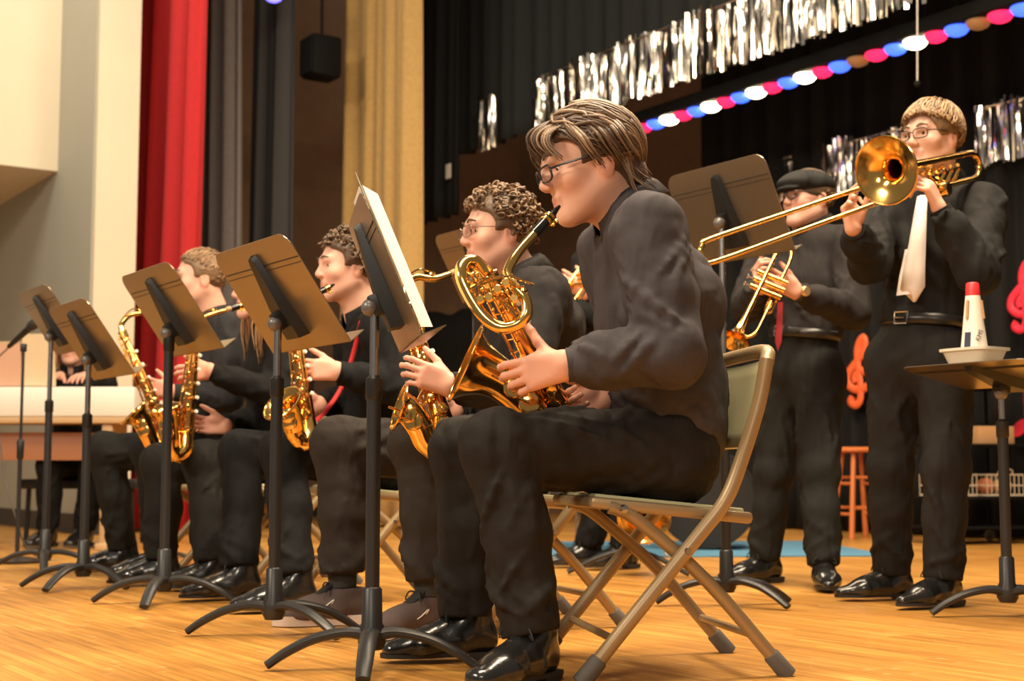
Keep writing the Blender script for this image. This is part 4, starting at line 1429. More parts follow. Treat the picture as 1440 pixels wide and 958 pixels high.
# P9: keyboard player seated behind the digital piano
J9 = seated(np.array((-2.62, 8.75, .52)), nrm((-.1, -1, 0)),
            at(132, 655, 8.35), at(70, 655, 8.35), an_at(118, 762, 8.4), an_at(66, 762, 8.4),
            at(108, 560, 8.7), at(108, 520, 8.68), at(104, 486, 8.62), (-.2, -.98, -.1),
            at(150, 545, 8.60), at(120, 528, 8.37), at(60, 545, 8.60), at(84, 528, 8.37), (-.2, -1, 0), (-.3, -1, 0), .17, -.05)
P9, A9 = person('pianist with long ginger hair in black seated behind the digital piano', J9,
    dict(vox=.013, hvox=.008, handvox=.005, hair='long', haircols=GIN, shirt=BLACKSH, trousers=BLACKTR, seed=31, skin=(.68, .38, .28),
         hand_l=dict(d=(-.1, -1, -.1), n=(0, 0, -1), curl=OPEN), hand_r=dict(d=(-.1, -1, -.1), n=(0, 0, -1), curl=OPEN)))

# ================================================================== music stands
M_desk = mat('reflection_tinted_desk', (.34, .27, .19), .30, .85, noise=.08, nscale=6, bump=.02, bscale=300)  # black desk; the floor's orange reflection is tinted into its colour
M_plastic = mat('black_plastic', (.010, .010, .010), .42)
M_steel = mat('grey_steel', (.42, .42, .43), .25, 1.0)
M_stand = mat('black_enamel', (.020, .020, .021), .38)
M_knob = mat('knob_grey', (.16, .15, .145), .35, .3)
M_paper = mat('sheet_paper', (.86, .82, .74), .8, noise=.06, nscale=50)

def rounded(hw, hh, r, n=5, both=False):
    pts = [(-hw, -hh), (hw, -hh)] if not both else []
    if both:
        for cx, cy, a0 in ((-hw + r, -hh + r, math.pi), (hw - r, -hh + r, 1.5 * math.pi)):
            pts += [(cx + r * math.cos(a0 + k * math.pi / 2 / n), cy + r * math.sin(a0 + k * math.pi / 2 / n)) for k in range(n + 1)]
    for cx, cy, a0 in ((hw - r, hh - r, 0), (-hw + r, hh - r, math.pi / 2)):
        pts += [(cx + r * math.cos(a0 + k * math.pi / 2 / n), cy + r * math.sin(a0 + k * math.pi / 2 / n)) for k in range(n + 1)]
    return pts

def music_stand(label, kx, ky, d, wdir, tilt, angs, chrome=.28, desk=True, up=.055, group='music stands', pages=None, plabel=None, kshift=0.0):
    K = at(kx, ky, d)
    b0 = np.array((K[0], K[1], 0))
    T = thing('music_stand', label, 'music stand', b0, group=group)
    w = nrm(wdir); a = np.array((-w[1], w[0], 0))
    hv = ZU * math.cos(tilt) + a * math.sin(tilt); n = ZU * math.sin(tilt) - a * math.cos(tilt)
    zk = K[2]
    # base: hub and three arched legs
    MB().lathe([(0, .045), (.024, .045), (.032, .06), (.032, .088), (.024, .105), (.0225, .18), (.018, .185), (0, .185)], b0, (0, 0, 1), 16).build('hub', M_stand, T)
    for g in angs:
        dr = np.array((math.cos(g), math.sin(g), 0))
        pts = smooth_path([b0 + dr * .012 + ZU * .078, b0 + dr * .06 + ZU * .084, b0 + dr * .13 + ZU * .070, b0 + dr * .19 + ZU * .042, b0 + dr * .235 + ZU * .012], 4)
        MB().tube(pts, [.026, .021, .020, .019, .0165], 10, True, flat=ZU, q=.6).build('leg', M_stand, T)
    zm = zk - chrome
    MB().tube([b0 + ZU * .09, b0 + ZU * zm], .0165, 14).build('lower_pole', M_stand, T)
    MB().lathe([(.0168, -.05), (.0195, -.045), (.0195, .0), (.012, .008)], b0 + ZU * zm, (0, 0, 1), 14).build('clutch', M_plastic, T)
    MB().tube([b0 + ZU * (zm - .02), b0 + ZU * (zk - .01)], .0108, 12).build('upper_pole', M_steel, T)
    MB().ball(K - n * .012, .021, 16).build('knob', M_knob, T)
    MB().box(K + n * .012, (.016, .022, .026), np.array((w, n, hv)), .004).build('hinge', M_plastic, T)
    C = K + hv * up + n * .040 + w * kshift
    D = lambda x, y, z=0: C + w * x + hv * y + n * z
    o = MB().prism([D(x, y) for x, y in rounded(.245, .17, .045)], n * .0025).build('desk', M_desk, T, False)
    rb = MB()
    rb.tube([D(-.238, .098, -.001), D(.238, .098, -.001)], .0016, 6)
    rb.tube([D(-.238, .082, -.001), D(.238, .082, -.001)], .0010, 6)
    rb.build('crease', M_stand, o)
    lp = MB()
    lp.prism([D(-.245, -.17), D(.245, -.17), D(.225, -.17, .062), D(-.225, -.17, .062)], hv * .0025)
    lp.build('lip', M_desk, o, False)
    br = MB()
    out = [(-.050, -.125), (.050, -.125), (.052, -.09), (.040, -.02), (.022, .12), (.014, .135), (-.014, .135), (-.022, .12), (-.040, -.02), (-.052, -.09)]
    ring0 = [D(x, y, -.0005) for x, y in out]; ring1 = [D(x * .78, y * .96, -.016 - .014 * (y < 0)) for x, y in out]
    m_ = len(out)
    br.add(ring0 + ring1, [tuple(range(m_, 2 * m_))] + [(i, (i + 1) % m_, m_ + (i + 1) % m_, m_ + i) for i in range(m_)])
    br.build('bracket', M_plastic, T)
    if pages:
        for k, (x0, dx, dy, hw, hh, rot) in enumerate(pages):
            cs, sn = math.cos(rot), math.sin(rot)
            pg = MB()
            cc = [(-hw, -hh), (hw, -hh), (hw, hh), (-hw, hh)]
            z0 = .0032 + .0016 * k
            b_ = x0; pg.prism([D(dx - hw + (x * cs - y * sn + hw) * math.cos(b_), dy + x * sn + y * cs, z0 + max(0, (x + hw)) * math.sin(b_)) for x, y in cc], n * .0012)
            ob = pg.build('sheet_music', M_paper, None, False)
            ob.data.transform(Matrix.Translation(Vector(-C))); ob.location = tuple(C)
            tag(ob, plabel if isinstance(plabel, str) else plabel[k], 'sheet music', 'sheets of music')
    return T, C, w, hv, n

W0 = WD
dstd = .62
pi = math.pi
music_stand('black music stand before the baritone saxophonist, seen almost edge-on with pages', 527, 430, 3.27, (-.17, .985, 0), .40, (pi * 1.03, -.06, -pi / 2 + .02), .17,
            pages=[(.02, -.10, .02, .112, .165, .02), (.13, -.13, .05, .10, .165, .04), (.26, -.145, .012, .10, .165, 0)], plabel=('large white sheet flat on the desk before the baritone saxophonist', 'white page standing tallest on the edge-on music stand', 'white page leaning out from the desk towards the baritone saxophonist'))
music_stand('black music stand with tan-lit desk before the curly-haired tenor player', 391, 452, 3.92, W0, dstd, (pi * 1.0, -.62, .35), .16,
            pages=[(0, 0, .0, .20, .15, 0)], plabel='sheet music on the stand before the tenor saxophonist')
music_stand('black music stand in front of the fair-haired saxophonist, desk hiding his face', 238, 466, 4.86, W0, dstd, (pi * 1.02, -pi / 2 - .02, .05), .02,
            pages=[(0, 0, .0, .20, .15, 0)], plabel='sheet music on the stand hiding the fair-haired player')
music_stand('black music stand second from the microphone, grey upper pole', 125, 504, 5.48, W0, dstd, (pi * 1.0, -.55, -pi / 2 - .3), .22,
            pages=[(0, 0, .0, .20, .15, 0)], plabel='sheet music on the stand second from the microphone')
music_stand('black music stand next to the microphone in front of the digital piano', 72, 472, 6.45, W0, dstd, (pi * 1.0, .1, -pi / 2 + .3), .30,
            pages=[(0, 0, .0, .20, .15, 0)], plabel='sheet music on the stand next to the microphone')
music_stand('tall black music stand in front of the trumpeter with the flat cap', 1015, 312, 4.78, W0, .42, (pi * 1.0, -.75, .35), .62, up=.02, kshift=0.0)
music_stand('black music stand behind the curly-haired tenor player, desk edge by his glasses', 668, 392, 6.3, W0, .5, (pi * 1.0, -.7, .5), .3)
T7, C7, w7, h7, n7 = music_stand('low music stand with flat desk holding the white mute and tray', 1408, 548, 4.42, W0, 1.40, (pi * 1.0, -.6, .6), .10, up=.03)
# letters on the lip of the flat stand
def letters(txt, size, loc, xdir, ydir, m, parent, name='lettering'):
    cu = bpy.data.curves.new('t', 'FONT'); cu.body = txt; cu.size = size; cu.extrude = .0004; cu.align_x = 'CENTER'; cu.align_y = 'CENTER'
    ob = bpy.data.objects.new('t', cu); COL.objects.link(ob)
    dg = bpy.context.evaluated_depsgraph_get()
    me = bpy.data.meshes.new_from_object(ob.evaluated_get(dg))
    bpy.data.objects.remove(ob)
    x = nrm(xdir); y = nrm(ydir - x * np.dot(ydir, x)); z = np.cross(x, y)
    M4 = Matrix(((x[0], y[0], z[0], loc[0]), (x[1], y[1], z[1], loc[1]), (x[2], y[2], z[2], loc[2]), (0, 0, 0, 1)))
    me.transform(M4)
    me.transform(Matrix.Translation(Vector(-rootloc(parent))))
    me.materials.clear(); me.materials.append(m)
    o = bpy.data.objects.new(name, me); COL.objects.link(o); o.parent = parent
    return o
lipc = C7 - h7 * .1725 + n7 * .032 + w7 * .17
letters('KLMS', .022, lipc - h7 * .0008, -w7, n7, mat('worn_white_paint', (.32, .31, .29), .7), T7)

# ================================================================== folding chairs
M_chair = mat('tan_enamel', (.33, .235, .125), .38, .25, noise=.12, nscale=14)
M_panel = mat('olive_cream_panel', (.50, .47, .27), .5, noise=.06, nscale=8)
M_rub = mat('grey_rubber', (.10, .09, .08), .7)
def folding_chair(label, loc, F, group='tan folding chairs'):
    T = thing('folding_chair', label, 'chair', (loc[0], loc[1], 0), math.atan2(F[1], F[0]), group)
    B = lambda mb, nm, m, p=None, s=True: mb.build(nm, m, p or T, s, True)
    hw = .225
    for s in (-1, 1):
        y = s * hw
        p = [(.215, y, .03), (.10, y, .165), (-.02, y, .305), (-.085, y, .385), (-.125, y, .48), (-.165, y, .60), (-.185, y * .99, .695)]
        fr = B(MB().tube(smooth_path(p, 4), .0165, 12), 'front_leg', M_chair)
        q = [(-.205, y * .9, .03), (-.05, y * .9, .205), (.10, y * .9, .335), (.150, y * .9, .364), (.172, y * .9, .370)]
        rr = B(MB().tube(smooth_path(q, 4), .0150, 12), 'rear_leg', M_chair)
        d1 = nrm(np.array((.115, 0, -.135))); d2 = nrm(np.array((-.155, 0, -.175)))
        B(MB().lathe([(0, -.042), (.0215, -.042), (.0205, .02), (.0175, .024)], np.array((.215, y, .03)) + d1 * .0, -d1 * 1.0, 12, True), 'rubber_foot', M_rub, fr)
        B(MB().lathe([(0, -.038), (.0200, -.038), (.0190, .02), (.0160, .024)], np.array((-.205, y * .9, .03)), -d2, 12, True), 'rubber_foot', M_rub, rr)
        B(MB().lathe([(0, .020), (.006, .020), (.008, .015)], (.0065, y, .275), (0, s, 0), 10), 'rivet', M_steel, fr)
        B(MB().lathe([(0, .024), (.008, .023), (.010, .010)], (.145, y * .97, .366), (0, s, 0), 10), 'rivet', M_steel, rr)
    B(MB().tube([(.165, -hw, .088), (.165, hw, .088)], .009, 8), 'front_stretcher', M_chair)
    B(MB().tube([(-.155, -hw * .9, .088), (-.155, hw * .9, .088)], .009, 8), 'rear_stretcher', M_chair)
    st_ = MB().box((.03, 0, .362), (.185, hw - .014, .013), np.array(((.995, 0, .10), (0, 1, 0), (-.10, 0, .995))), .010)
    B(st_, 'seat', M_chair)
    B(MB().box((.03, 0, .376), (.170, hw - .035, .006), np.array(((.995, 0, .10), (0, 1, 0), (-.10, 0, .995))), .005), 'seat_pad', M_panel)
    bp = MB(); vs = []; fs = []
    for j in range(7):
        t = j / 6; z = .500 + .195 * t; x = -.140 - .050 * t
        for i in range(9):
            yy = (i / 8 * 2 - 1); 
            vs.append((x - .020 * (1 - yy * yy) - .004 * math.sin(3.14 * t), yy * (hw - .006), z))
    for j in range(6):
        for i in range(8):
            a = j * 9 + i; fs.append((a, a + 1, a + 10, a + 9))
    ob = link('backrest', vs, fs, M_panel, T, True, True)
    md = ob.modifiers.new('t', 'SOLIDIFY'); md.thickness = .012; md.offset = 0
    B(MB().tube(smooth_path([(-.183, -hw, .685), (-.200, -hw * .8, .715), (-.212, 0, .722), (-.200, hw * .8, .715), (-.183, hw, .685)], 4), .0165, 12), 'top_rail', M_chair)
    return T
folding_chair('tan folding chair under the baritone saxophonist', (.345, 3.333), F1)
folding_chair('tan folding chair under the curly-haired tenor saxophonist', (.04, 4.247), F2)
folding_chair('tan folding chair under the player with the red strap', (-.475, 5.075), F3)
folding_chair('tan folding chair under the ginger-haired saxophonist', (-.90, 5.79), F4)
folding_chair('tan folding chair under the fair-haired saxophonist at the row end', (-1.30, 6.31), F5)

# ================================================================== instruments
M_brass = mat('lacquered_brass', (.90, .55, .16), .14, 1.0, noise=.06, nscale=10)
M_brass2 = mat('rose_brass', (.85, .44, .13), .18, 1.0)
M_ebon = mat('ebonite', (.010, .010, .010), .18)
M_silver = mat('silver_plate', (.80, .76, .70), .16, 1.0)

def body_keys(T, P0, P1_, side, sc, seed, n=9, r0=.009, r1=.019, rb0=.012, rb1=.028):
    """rods, key cups and guards along a straight tube from P0 to P1_, facing 'side'"""
    r = random.Random(seed)
    ax = nrm(P1_ - P0); L = float(np.linalg.norm(P1_ - P0)); sd = nrm(side - ax * np.dot(side, ax)); ot = np.cross(ax, sd)
    rods = MB()
    for (a, off, t0, t1) in ((.9, .014, .02, .55), (.9, .014, .57, .97), (-.9, .013, .05, .62), (-.5, .016, .3, .95), (.3, .018, .0, .42), (1.5, .010, .12, .9)):
        p = [P0 + ax * L * t + (sd * math.cos(a) + ot * math.sin(a)) * (rb0 + (rb1 - rb0) * t + off * sc) for t in (t0, (t0 + t1) / 2, t1)]
        rods.tube(p, .0021 * sc, 6)
        for t in (t0, (t0 + t1) / 2, t1):
            b = P0 + ax * L * t; e = (sd * math.cos(a) + ot * math.sin(a)); rr = rb0 + (rb1 - rb0) * t
            rods.tube([b + e * rr * .8, b + e * (rr + off * sc + .002)], .0020 * sc, 5)
            rods.ball(b + e * (rr + off * sc), .0034 * sc, 8)
    rods.build('rod', M_brass, T)
    for i in range(n):
        t = .06 + .88 * i / (n - 1); rr = rb0 + (rb1 - rb0) * t
        a = (.15 if i % 2 else -.35) + r.uniform(-.25, .25)
        e = sd * math.cos(a) + ot * math.sin(a); b = P0 + ax * L * t
        rad = (r0 + (r1 - r0) * t) * r.uniform(.85, 1.1)
        k = MB()
        k.lathe([(0, .012), (rad * .35, .0125), (rad * .9, .010), (rad, .006), (rad * .96, .001), (0, .001)], b + e * rr, e, 16)
        k.tube([b + e * (rr + .012), b + e * (rr + .016) + ax * .012 + ot * .01, b + (sd * math.cos(.9) + ot * math.sin(.9)) * (rr + .014 * sc) + ax * .012], .0022 * sc, 5)
        k.build('key', M_brass, T)
    for i in range(5):
        pk = MB()
        t = .2 + .14 * i; rr = rb0 + (rb1 - rb0) * t
        e = nrm(sd * .5 - ot * .9); b = P0 + ax * L * t
        pk.lathe([(0, .005), (.006, .0045), (.0075, .001), (.006, -.004), (.003, -.012)], b + e * (rr + .016), e, 12)
        pk.build('pearl', mat('pearl', (.85, .80, .74), .2), T)

def saxophone(label, mp, neck, body, bow, bell, rim_n, rim_r, sc, side, seed, r=(.0085, .0125, .030, .036), n=9, name='saxophone'):
    """mp: [tip, end]; neck/body/bow/bell: world points"""
    c = np.mean(body, axis=0); base = np.array((c[0], c[1], float(min(p[2] for p in list(bow) + list(bell)))))
    T = thing(name, label, 'saxophone', base, group='saxophones')
    tip, end = mp
    d = nrm(end - tip); L = float(np.linalg.norm(end - tip))
    MB().tube([tip, tip + d * L * .25, tip + d * L * .55, end], [.0035, .0085 * sc, .0125 * sc, .0125 * sc], 14).build('mouthpiece', M_ebon, T)
    lg = MB()
    for t in (.40, .52):
        lg.lathe([(.0125 * sc, -.004), (.0148 * sc, -.003), (.0148 * sc, .003), (.0125 * sc, .004)], tip + d * L * t, d, 16)
    sdn = nrm(np.cross(d, side)); lg.tube([tip + d * L * .36 - sdn * .017 * sc, tip + d * L * .56 - sdn * .017 * sc], .003, 6)
    for t in (.40, .52): lg.ball(tip + d * L * t - sdn * .021 * sc, .004, 8)
    lg.build('ligature', M_brass, T)
    NP = smooth_path([end - d * .012] + list(neck), 7)
    MB().tube([end - d * .014, end + d * .004, end + d * .018], [.0105 * sc, .0105 * sc, .0095 * sc], 12).build('cork', mat('cork', (.45, .28, .14), .8), T)
    nk_ = MB().tube(NP, [r[0] * sc, r[1] * sc], 14)
    nk_.build('neck', M_brass, T)
    oc = MB(); q = NP[int(len(NP) * .45)]; q2 = NP[int(len(NP) * .75)]
    oc.tube(smooth_path([NP[int(len(NP) * .25)] + ZU * .016 * sc, q + ZU * .022 * sc, q2 + ZU * .02 * sc], 4), .0025 * sc, 6)
    oc.lathe([(0, .006), (.009 * sc, .005), (.010 * sc, 0)], NP[int(len(NP) * .3)] + ZU * .012 * sc, ZU, 12)
    oc.build('octave_key', M_brass, T)
    MB().tube(smooth_path(body, 5), [r[1] * sc, r[2] * sc], 18).build('body_tube', M_brass2, T)
    MB().lathe([(r[1] * sc, -.02), (r[1] * sc * 1.5, -.018), (r[1] * sc * 1.5, .012), (r[1] * sc, .016)], body[0], nrm(body[-1] - body[0]), 16).build('neck_socket', M_brass, T)
    MB().tube(smooth_path([body[-1]] + list(bow) + [bell[0]], 6), [r[2] * sc, r[3] * sc], 18).build('bow', M_brass, T)
    # bell: tube that flares to the rim
    BP = smooth_path(bell, 8); m = len(BP)
    rim_n = nrm(rim_n)
    rads = []
    for i in range(m):
        t = i / (m - 1)
        rads.append(r[3] * sc + (rim_r - r[3] * sc) * (.16 * t + .14 * t ** 3 + .70 * t ** 8))
    BP[-1] = bell[-1]
    be = MB(); be.tube(BP, rads, 32, False)
    inn = [BP[i] + rim_n * .0005 for i in range(m)]
    be.tube(inn, [x * .965 for x in rads], 32, False)
    be.build('bell', M_brass, T)
    rg_ = MB(); tdir = nrm(BP[-1] - BP[-2])
    a1 = nrm(np.cross(tdir, (0, 1, .01))); a2 = np.cross(tdir, a1)
    rg_.tube([BP[-1] + rads[-1] * (a1 * math.cos(w) + a2 * math.sin(w)) for w in [2 * math.pi * k / 32 for k in range(33)]], .0035, 8, False)
    rg_.build('bell_rim', M_brass, T)
    gd = MB(); mid = BP[int(m * .35)]
    gd.tube(smooth_path([body[0] * .35 + body[-1] * .65, (body[0] * .35 + body[-1] * .65) * .4 + mid * .6 + side * .02, mid], 4), .004, 6)
    gd.build('brace', M_brass, T)
    body_keys(T, body[0], body[-1], side, sc, seed, n, .009 * sc, .018 * sc, r[1] * sc, r[2] * sc)
    # bell keys
    for i, t in enumerate((.2, .45)):
        p = BP[int(m * t)]; e = nrm(side + rim_n * -.2)
        kk = MB().lathe([(0, .014), (.010 * sc, .0145), (.024 * sc, .011), (.026 * sc, .004), (.025 * sc, 0), (0, 0)], p + e * rads[int(m * t)], e, 18)
        kk.tube([p + e * (rads[int(m * t)] + .016) , p + e * (rads[int(m * t)] + .02) + tdir * .05], .003 * sc, 6)
        kk.build('bell_key', M_brass, T)
    return T

# P1 baritone
dB = 3.06
loop = [at(*q) for q in ((752, 328, 3.13), (728, 356, 3.10), (714, 383, 3.08), (722, 402, 3.06), (738, 420, 3.05), (741, 440, 3.04), (728, 456, 3.04), (704, 461, 3.04), (680, 445, 3.05), (660, 415, 3.06), (649, 388, 3.07), (653, 371, 3.09), (668, 369, 3.11), (684, 385, 3.12))]
saxophone('large gold baritone saxophone with a looped top held by the front player', [at(787, 290, 3.19), at(750, 330, 3.14)], loop[1:], [at(690, 396, 3.14), at(738, 478, 3.19), at(784, 572, 3.285)],
          [at(795, 598, 3.30), at(795, 616, 3.30), at(780, 620, 3.295), at(767, 604, 3.285)], [at(758, 590, 3.275), at(735, 562, 3.26), at(700, 532, 3.245), at(655, 511, 3.235)], at(640, 505, 3.23) - at(657, 511, 3.235), .094, 1.0, np.array((-.2, -1, .2)), 3,
          (.0105, .0165, .032, .040), 10, 'baritone_saxophone')
# extra keywork inside the loop
bs = [o for o in COL.objects if o.name.startswith('baritone_saxophone')][0]
kw = MB(); rr_ = random.Random(4)
for i in range(9):
    a = at(664 + i * 7, 384 + rr_.uniform(-4, 22) + i * 2, 3.05); b = at(672 + i * 7 + rr_.uniform(-4, 10), 432 + rr_.uniform(-20, 12), 3.06)
    kw.tube([a, b], .0028, 6); kw.ball(a, .0055, 8); kw.ball(b, .005, 8)
for i in range(5):
    a = at(662 + i * 14, 400 + rr_.uniform(-14, 14), 3.04); kw.tube([a, a + np.array((.05, .004, -.012 * i + .03))], .0026, 6)
kw.build('upper_keywork', M_brass, bs)
for i in range(5):
    c = at(676 + 12 * i, 398 + rr_.uniform(-10, 26), 3.045)
    MB().lathe([(0, .008), (.008, .008), (.011, .004), (.010, 0), (0, 0)], c, (-.2, -1, .2), 14).build('key', M_brass, bs)

# P2 tenor
saxophone('gold tenor saxophone of the curly-haired player in glasses', [at(672, 372, 4.06), at(640, 383, 4.0)], [at(612, 392, 3.96), at(586, 390, 3.93), at(572, 400, 3.92), at(572, 418, 3.91)], [at(574, 424, 3.91), at(590, 490, 3.87), at(622, 592, 3.79)],
          [at(628, 618, 3.775), at(618, 634, 3.765), at(600, 622, 3.76)], [at(592, 604, 3.755), at(582, 588, 3.75), at(572, 577, 3.745), at(561, 573, 3.74)], at(550, 568, 3.73) - at(563, 573, 3.74), .062, 1.0, np.array((-.3, -1, .1)), 5)
# P3 alto
saxophone('gold alto saxophone of the player with the red strap', [at(470, 400, 4.86), at(446, 413, 4.80)], [at(430, 422, 4.76), at(416, 424, 4.73), at(410, 434, 4.72), at(412, 446, 4.71)], [at(413, 450, 4.71), at(420, 500, 4.71), at(432, 590, 4.70)],
          [at(434, 612, 4.68), at(426, 622, 4.66), at(417, 612, 4.65)], [at(413, 602, 4.64), at(410, 590, 4.62), at(405, 577, 4.60), at(397, 567, 4.58)], at(390, 560, 4.60) - at(402, 570, 4.61), .070, .95, np.array((-.2, -1, .1)), 7)
# P4 alto
saxophone('gold alto saxophone of the ginger-haired player, its body upright in the lap', [at(350, 428, 5.52), at(324, 434, 5.46)], [at(304, 440, 5.43), at(288, 446, 5.40), at(279, 456, 5.38), at(277, 468, 5.37)], [at(276, 472, 5.37), at(270, 530, 5.37), at(262, 612, 5.37)],
          [at(260, 632, 5.36), at(250, 640, 5.35), at(242, 630, 5.34)], [at(240, 618, 5.33), at(238, 602, 5.32), at(236, 588, 5.31), at(232, 574, 5.30)], at(224, 560, 5.29) - at(232, 574, 5.30), .06, .98, np.array((-.1, -1, .1)), 9)
# P5 tenor
saxophone('gold tenor saxophone of the fair-haired player, neck curving beside the red curtain', [at(238, 432, 5.94), at(216, 436, 5.9)], [at(200, 440, 5.88), at(182, 444, 5.86), at(171, 456, 5.85), at(172, 468, 5.84)], [at(174, 472, 5.84), at(196, 520, 5.84), at(232, 604, 5.84)],
          [at(236, 622, 5.83), at(228, 634, 5.81), at(216, 626, 5.80)], [at(210, 614, 5.79), at(204, 602, 5.78), at(198, 590, 5.77), at(188, 580, 5.76)], at(176, 572, 5.75) - at(190, 581, 5.76), .068, 1.0, np.array((-.2, -1, .1)), 11)
# red neck strap of P3
rs = MB().tube(smooth_path([at(508, 452, 4.86), at(496, 500, 4.89), at(480, 545, 4.86), at(458, 578, 4.78), at(444, 592, 4.72)], 5), .008, 8, flat=(0, 1, 0), q=.4)
ro = rs.build('neck_strap', mat('red_strap', (.55, .015, .02), .6), None)
tag(ro, 'red saxophone neck strap on the curly-haired alto player', 'strap')
hk = MB().tube(smooth_path([at(444, 592, 4.72), at(450, 604, 4.71), at(460, 603, 4.71), at(462, 595, 4.71)], 4), .003, 6)
hk.build('hook', M_silver, ro)

def trumpet(label, mp, bell, side, sc=1.0):
    a = nrm(bell - mp); L = float(np.linalg.norm(bell - mp)); s = nrm(side - a * np.dot(side, a)); k = np.cross(a, s)
    T = thing('trumpet', label, 'trumpet', mp + a * L * .5, group='trumpets')
    P = lambda t, x, y=0: mp + a * (t * L) + s * x + k * y
    MB().lathe([(.003, .075), (.0045, .05), (.006, .02), (.0125, .006), (.0135, 0), (.011, -.001), (.004, .012)], P(0, 0), a, 16).build('mouthpiece', M_silver, T)
    MB().tube(smooth_path([P(.14, 0), P(.5, 0), P(.80, 0), P(.87, .010), P(.90, .03), P(.87, .05), P(.80, .058), P(.58, .058)], 6), .0062, 10).build('leadpipe', M_brass, T)
    be = smooth_path([P(.42, .058, .02), P(.28, .058, .02), P(.20, .052, .022), P(.165, .03, .024), P(.20, .008, .026), P(.30, .0, .028), P(.6, .0, .028), P(.8, .0, .028), P(.92, .0, .028), P(1.0, .0, .028)], 7)
    m = len(be); rad = [.0062 + .004 * (i / m) + .049 * (max(0, (i / (m - 1) - .55) / .45)) ** 5 + .0 for i in range(m)]
    b = MB(); b.tube(be, rad, 24, False); b.tube(be[-18:], [x * .95 for x in rad[-18:]], 24, False)
    b.build('bell', M_brass, T)
    for i in range(3):
        t = .42 + i * .062
        v = MB().tube([P(t, -.035, .014), P(t, .085, .014)], .0095, 14)
        vv = v.build('valve', M_brass, T)
        c = MB().tube([P(t, -.035, .014), P(t, -.055, .014)], .003, 8); c.lathe([(0, .0), (.008, 0), (.0085, .004), (0, .005)], P(t, -.056, .014), -s, 12); c.build('valve_cap', M_silver, vv)
    MB().tube(smooth_path([P(.48, .05, .0), P(.62, .05, -.01), P(.66, .062, -.012), P(.62, .074, -.01), P(.48, .074, 0)], 5), .005, 8).build('valve_slide', M_brass, T)
    MB().tube([P(.32, 0), P(.32, .0, .028)], .003, 6).build('brace', M_brass, T)
    return T
trumpet('brass trumpet held low by the player in the flat cap', at(1108, 324, 5.36), at(1030, 486, 5.10), np.array((.75, .2, .3)))
trumpet('brass trumpet of the player hidden behind the front saxophonist', at(846, 346, 6.36), at(768, 456, 6.02), np.array((.7, .2, .5)))

# trombone
T = thing('trombone', 'brass trombone with long slide played by the standing man in white tie', 'trombone', at(1260, 262, 4.55))
dT = 4.52
MB().lathe([(.004, .07), (.007, .03), (.0165, .006), (.018, 0), (.015, -.001), (.005, .015)], at(1304, 232, 4.66), at(1250, 252, 4.56) - at(1304, 232, 4.66), 16).build('mouthpiece', M_silver, T)
u0, u1 = at(1296, 235, 4.65), at(1000, 336, 4.28); l0, l1 = at(1304, 260, 4.63), at(1006, 368, 4.27)
MB().tube([u0, u0 * .72 + u1 * .28], .0062, 10).build('inner_slide', M_silver, T)
MB().tube([l0, l0 * .76 + l1 * .24], .0062, 10).build('inner_slide', M_silver, T)
us, ls = u0 * .74 + u1 * .26, l0 * .78 + l1 * .22
MB().tube(smooth_path([us, us * .5 + u1 * .5, u1, at(988, 345, 4.262), at(985, 355, 4.258), at(991, 366, 4.26), l1, l1 * .5 + ls * .5, ls], 6), .0082, 12).build('outer_slide', M_brass, T)
for p in (us, ls):
    dd = nrm(u1 - u0)
    MB().tube([p - dd * .01, p + dd * .05], .0100, 12).build('ferrule', M_silver, T)
MB().tube([us + nrm(u1 - u0) * .03, ls + nrm(u1 - u0) * .03], .0048, 8).build('slide_brace', M_silver, T)
MB().tube([u0 * .93 + u1 * .07, l0 * .93 + l1 * .07], .0055, 8).build('hand_brace', M_brass, T)
MB().ball(at(990, 370, 4.262), .010, 10).build('bumper', M_brass, T)
# bell section: from the rim back over the shoulder, round the tuning slide and forward again
rim = at(1246, 240, 4.40); bn = nrm(np.array((-.80, -.56, -.14)))
bk = at(1400, 208, 4.92)
bdir = nrm(bk - rim)
BP = [rim, rim + bdir * .05, rim + bdir * .12, rim + bdir * .22, rim + bdir * .36, rim + bdir * .5]
path = smooth_path(BP, 8); m = len(path)
rads = [.0115 + .018 * (1 - i / (m - 1)) ** 2 + .078 * (1 - i / (m - 1)) ** 11 for i in range(m)]
b = MB(); b.tube(path, rads, 36, False); b.tube([p - bdir * .0006 for p in path], [x * .96 for x in rads], 36, False)
b.build('bell', M_brass, T)
a1 = nrm(np.cross(bdir, ZU)); a2 = np.cross(bdir, a1)
MB().tube([rim + rads[0] * (a1 * math.cos(w) + a2 * math.sin(w)) for w in [2 * pi * k / 40 for k in range(41)]], .0035, 8, False).build('bell_rim', M_brass, T)
e0 = path[-1]
dn = nrm(np.array((.0, .0, -1)) - bdir * np.dot((0, 0, -1), bdir)); ot = np.cross(bdir, dn)
tb = smooth_path([e0, e0 + bdir * .06, e0 + bdir * .105 + dn * .012, e0 + bdir * .125 + dn * .045, e0 + bdir * .105 + dn * .078, e0 + bdir * .05 + dn * .088, rim + bdir * .30 + dn * .088, l0 + np.array((.02, .01, 0)), l0], 6)
MB().tube(tb, [.0115, .0085], 12).build('tuning_slide', M_brass, T)
for i in range(3):
    p = rim + bdir * (.27 + .05 * i)
    MB().tube(smooth_path([p + dn * .02, p + dn * .05 + ot * (.03), p + dn * .09 + bdir * .08 + ot * .03, p + dn * .05 + bdir * .14 + ot * .02, p + dn * .03 + bdir * .10], 4), .0065, 8).build('attachment_tubing', M_brass, T)
MB().lathe([(0, .02), (.022, .02), (.025, .015), (.025, -.02), (.02, -.025), (0, -.025)], rim + bdir * .34 + dn * .10, ot, 18).build('rotor', M_brass, T)
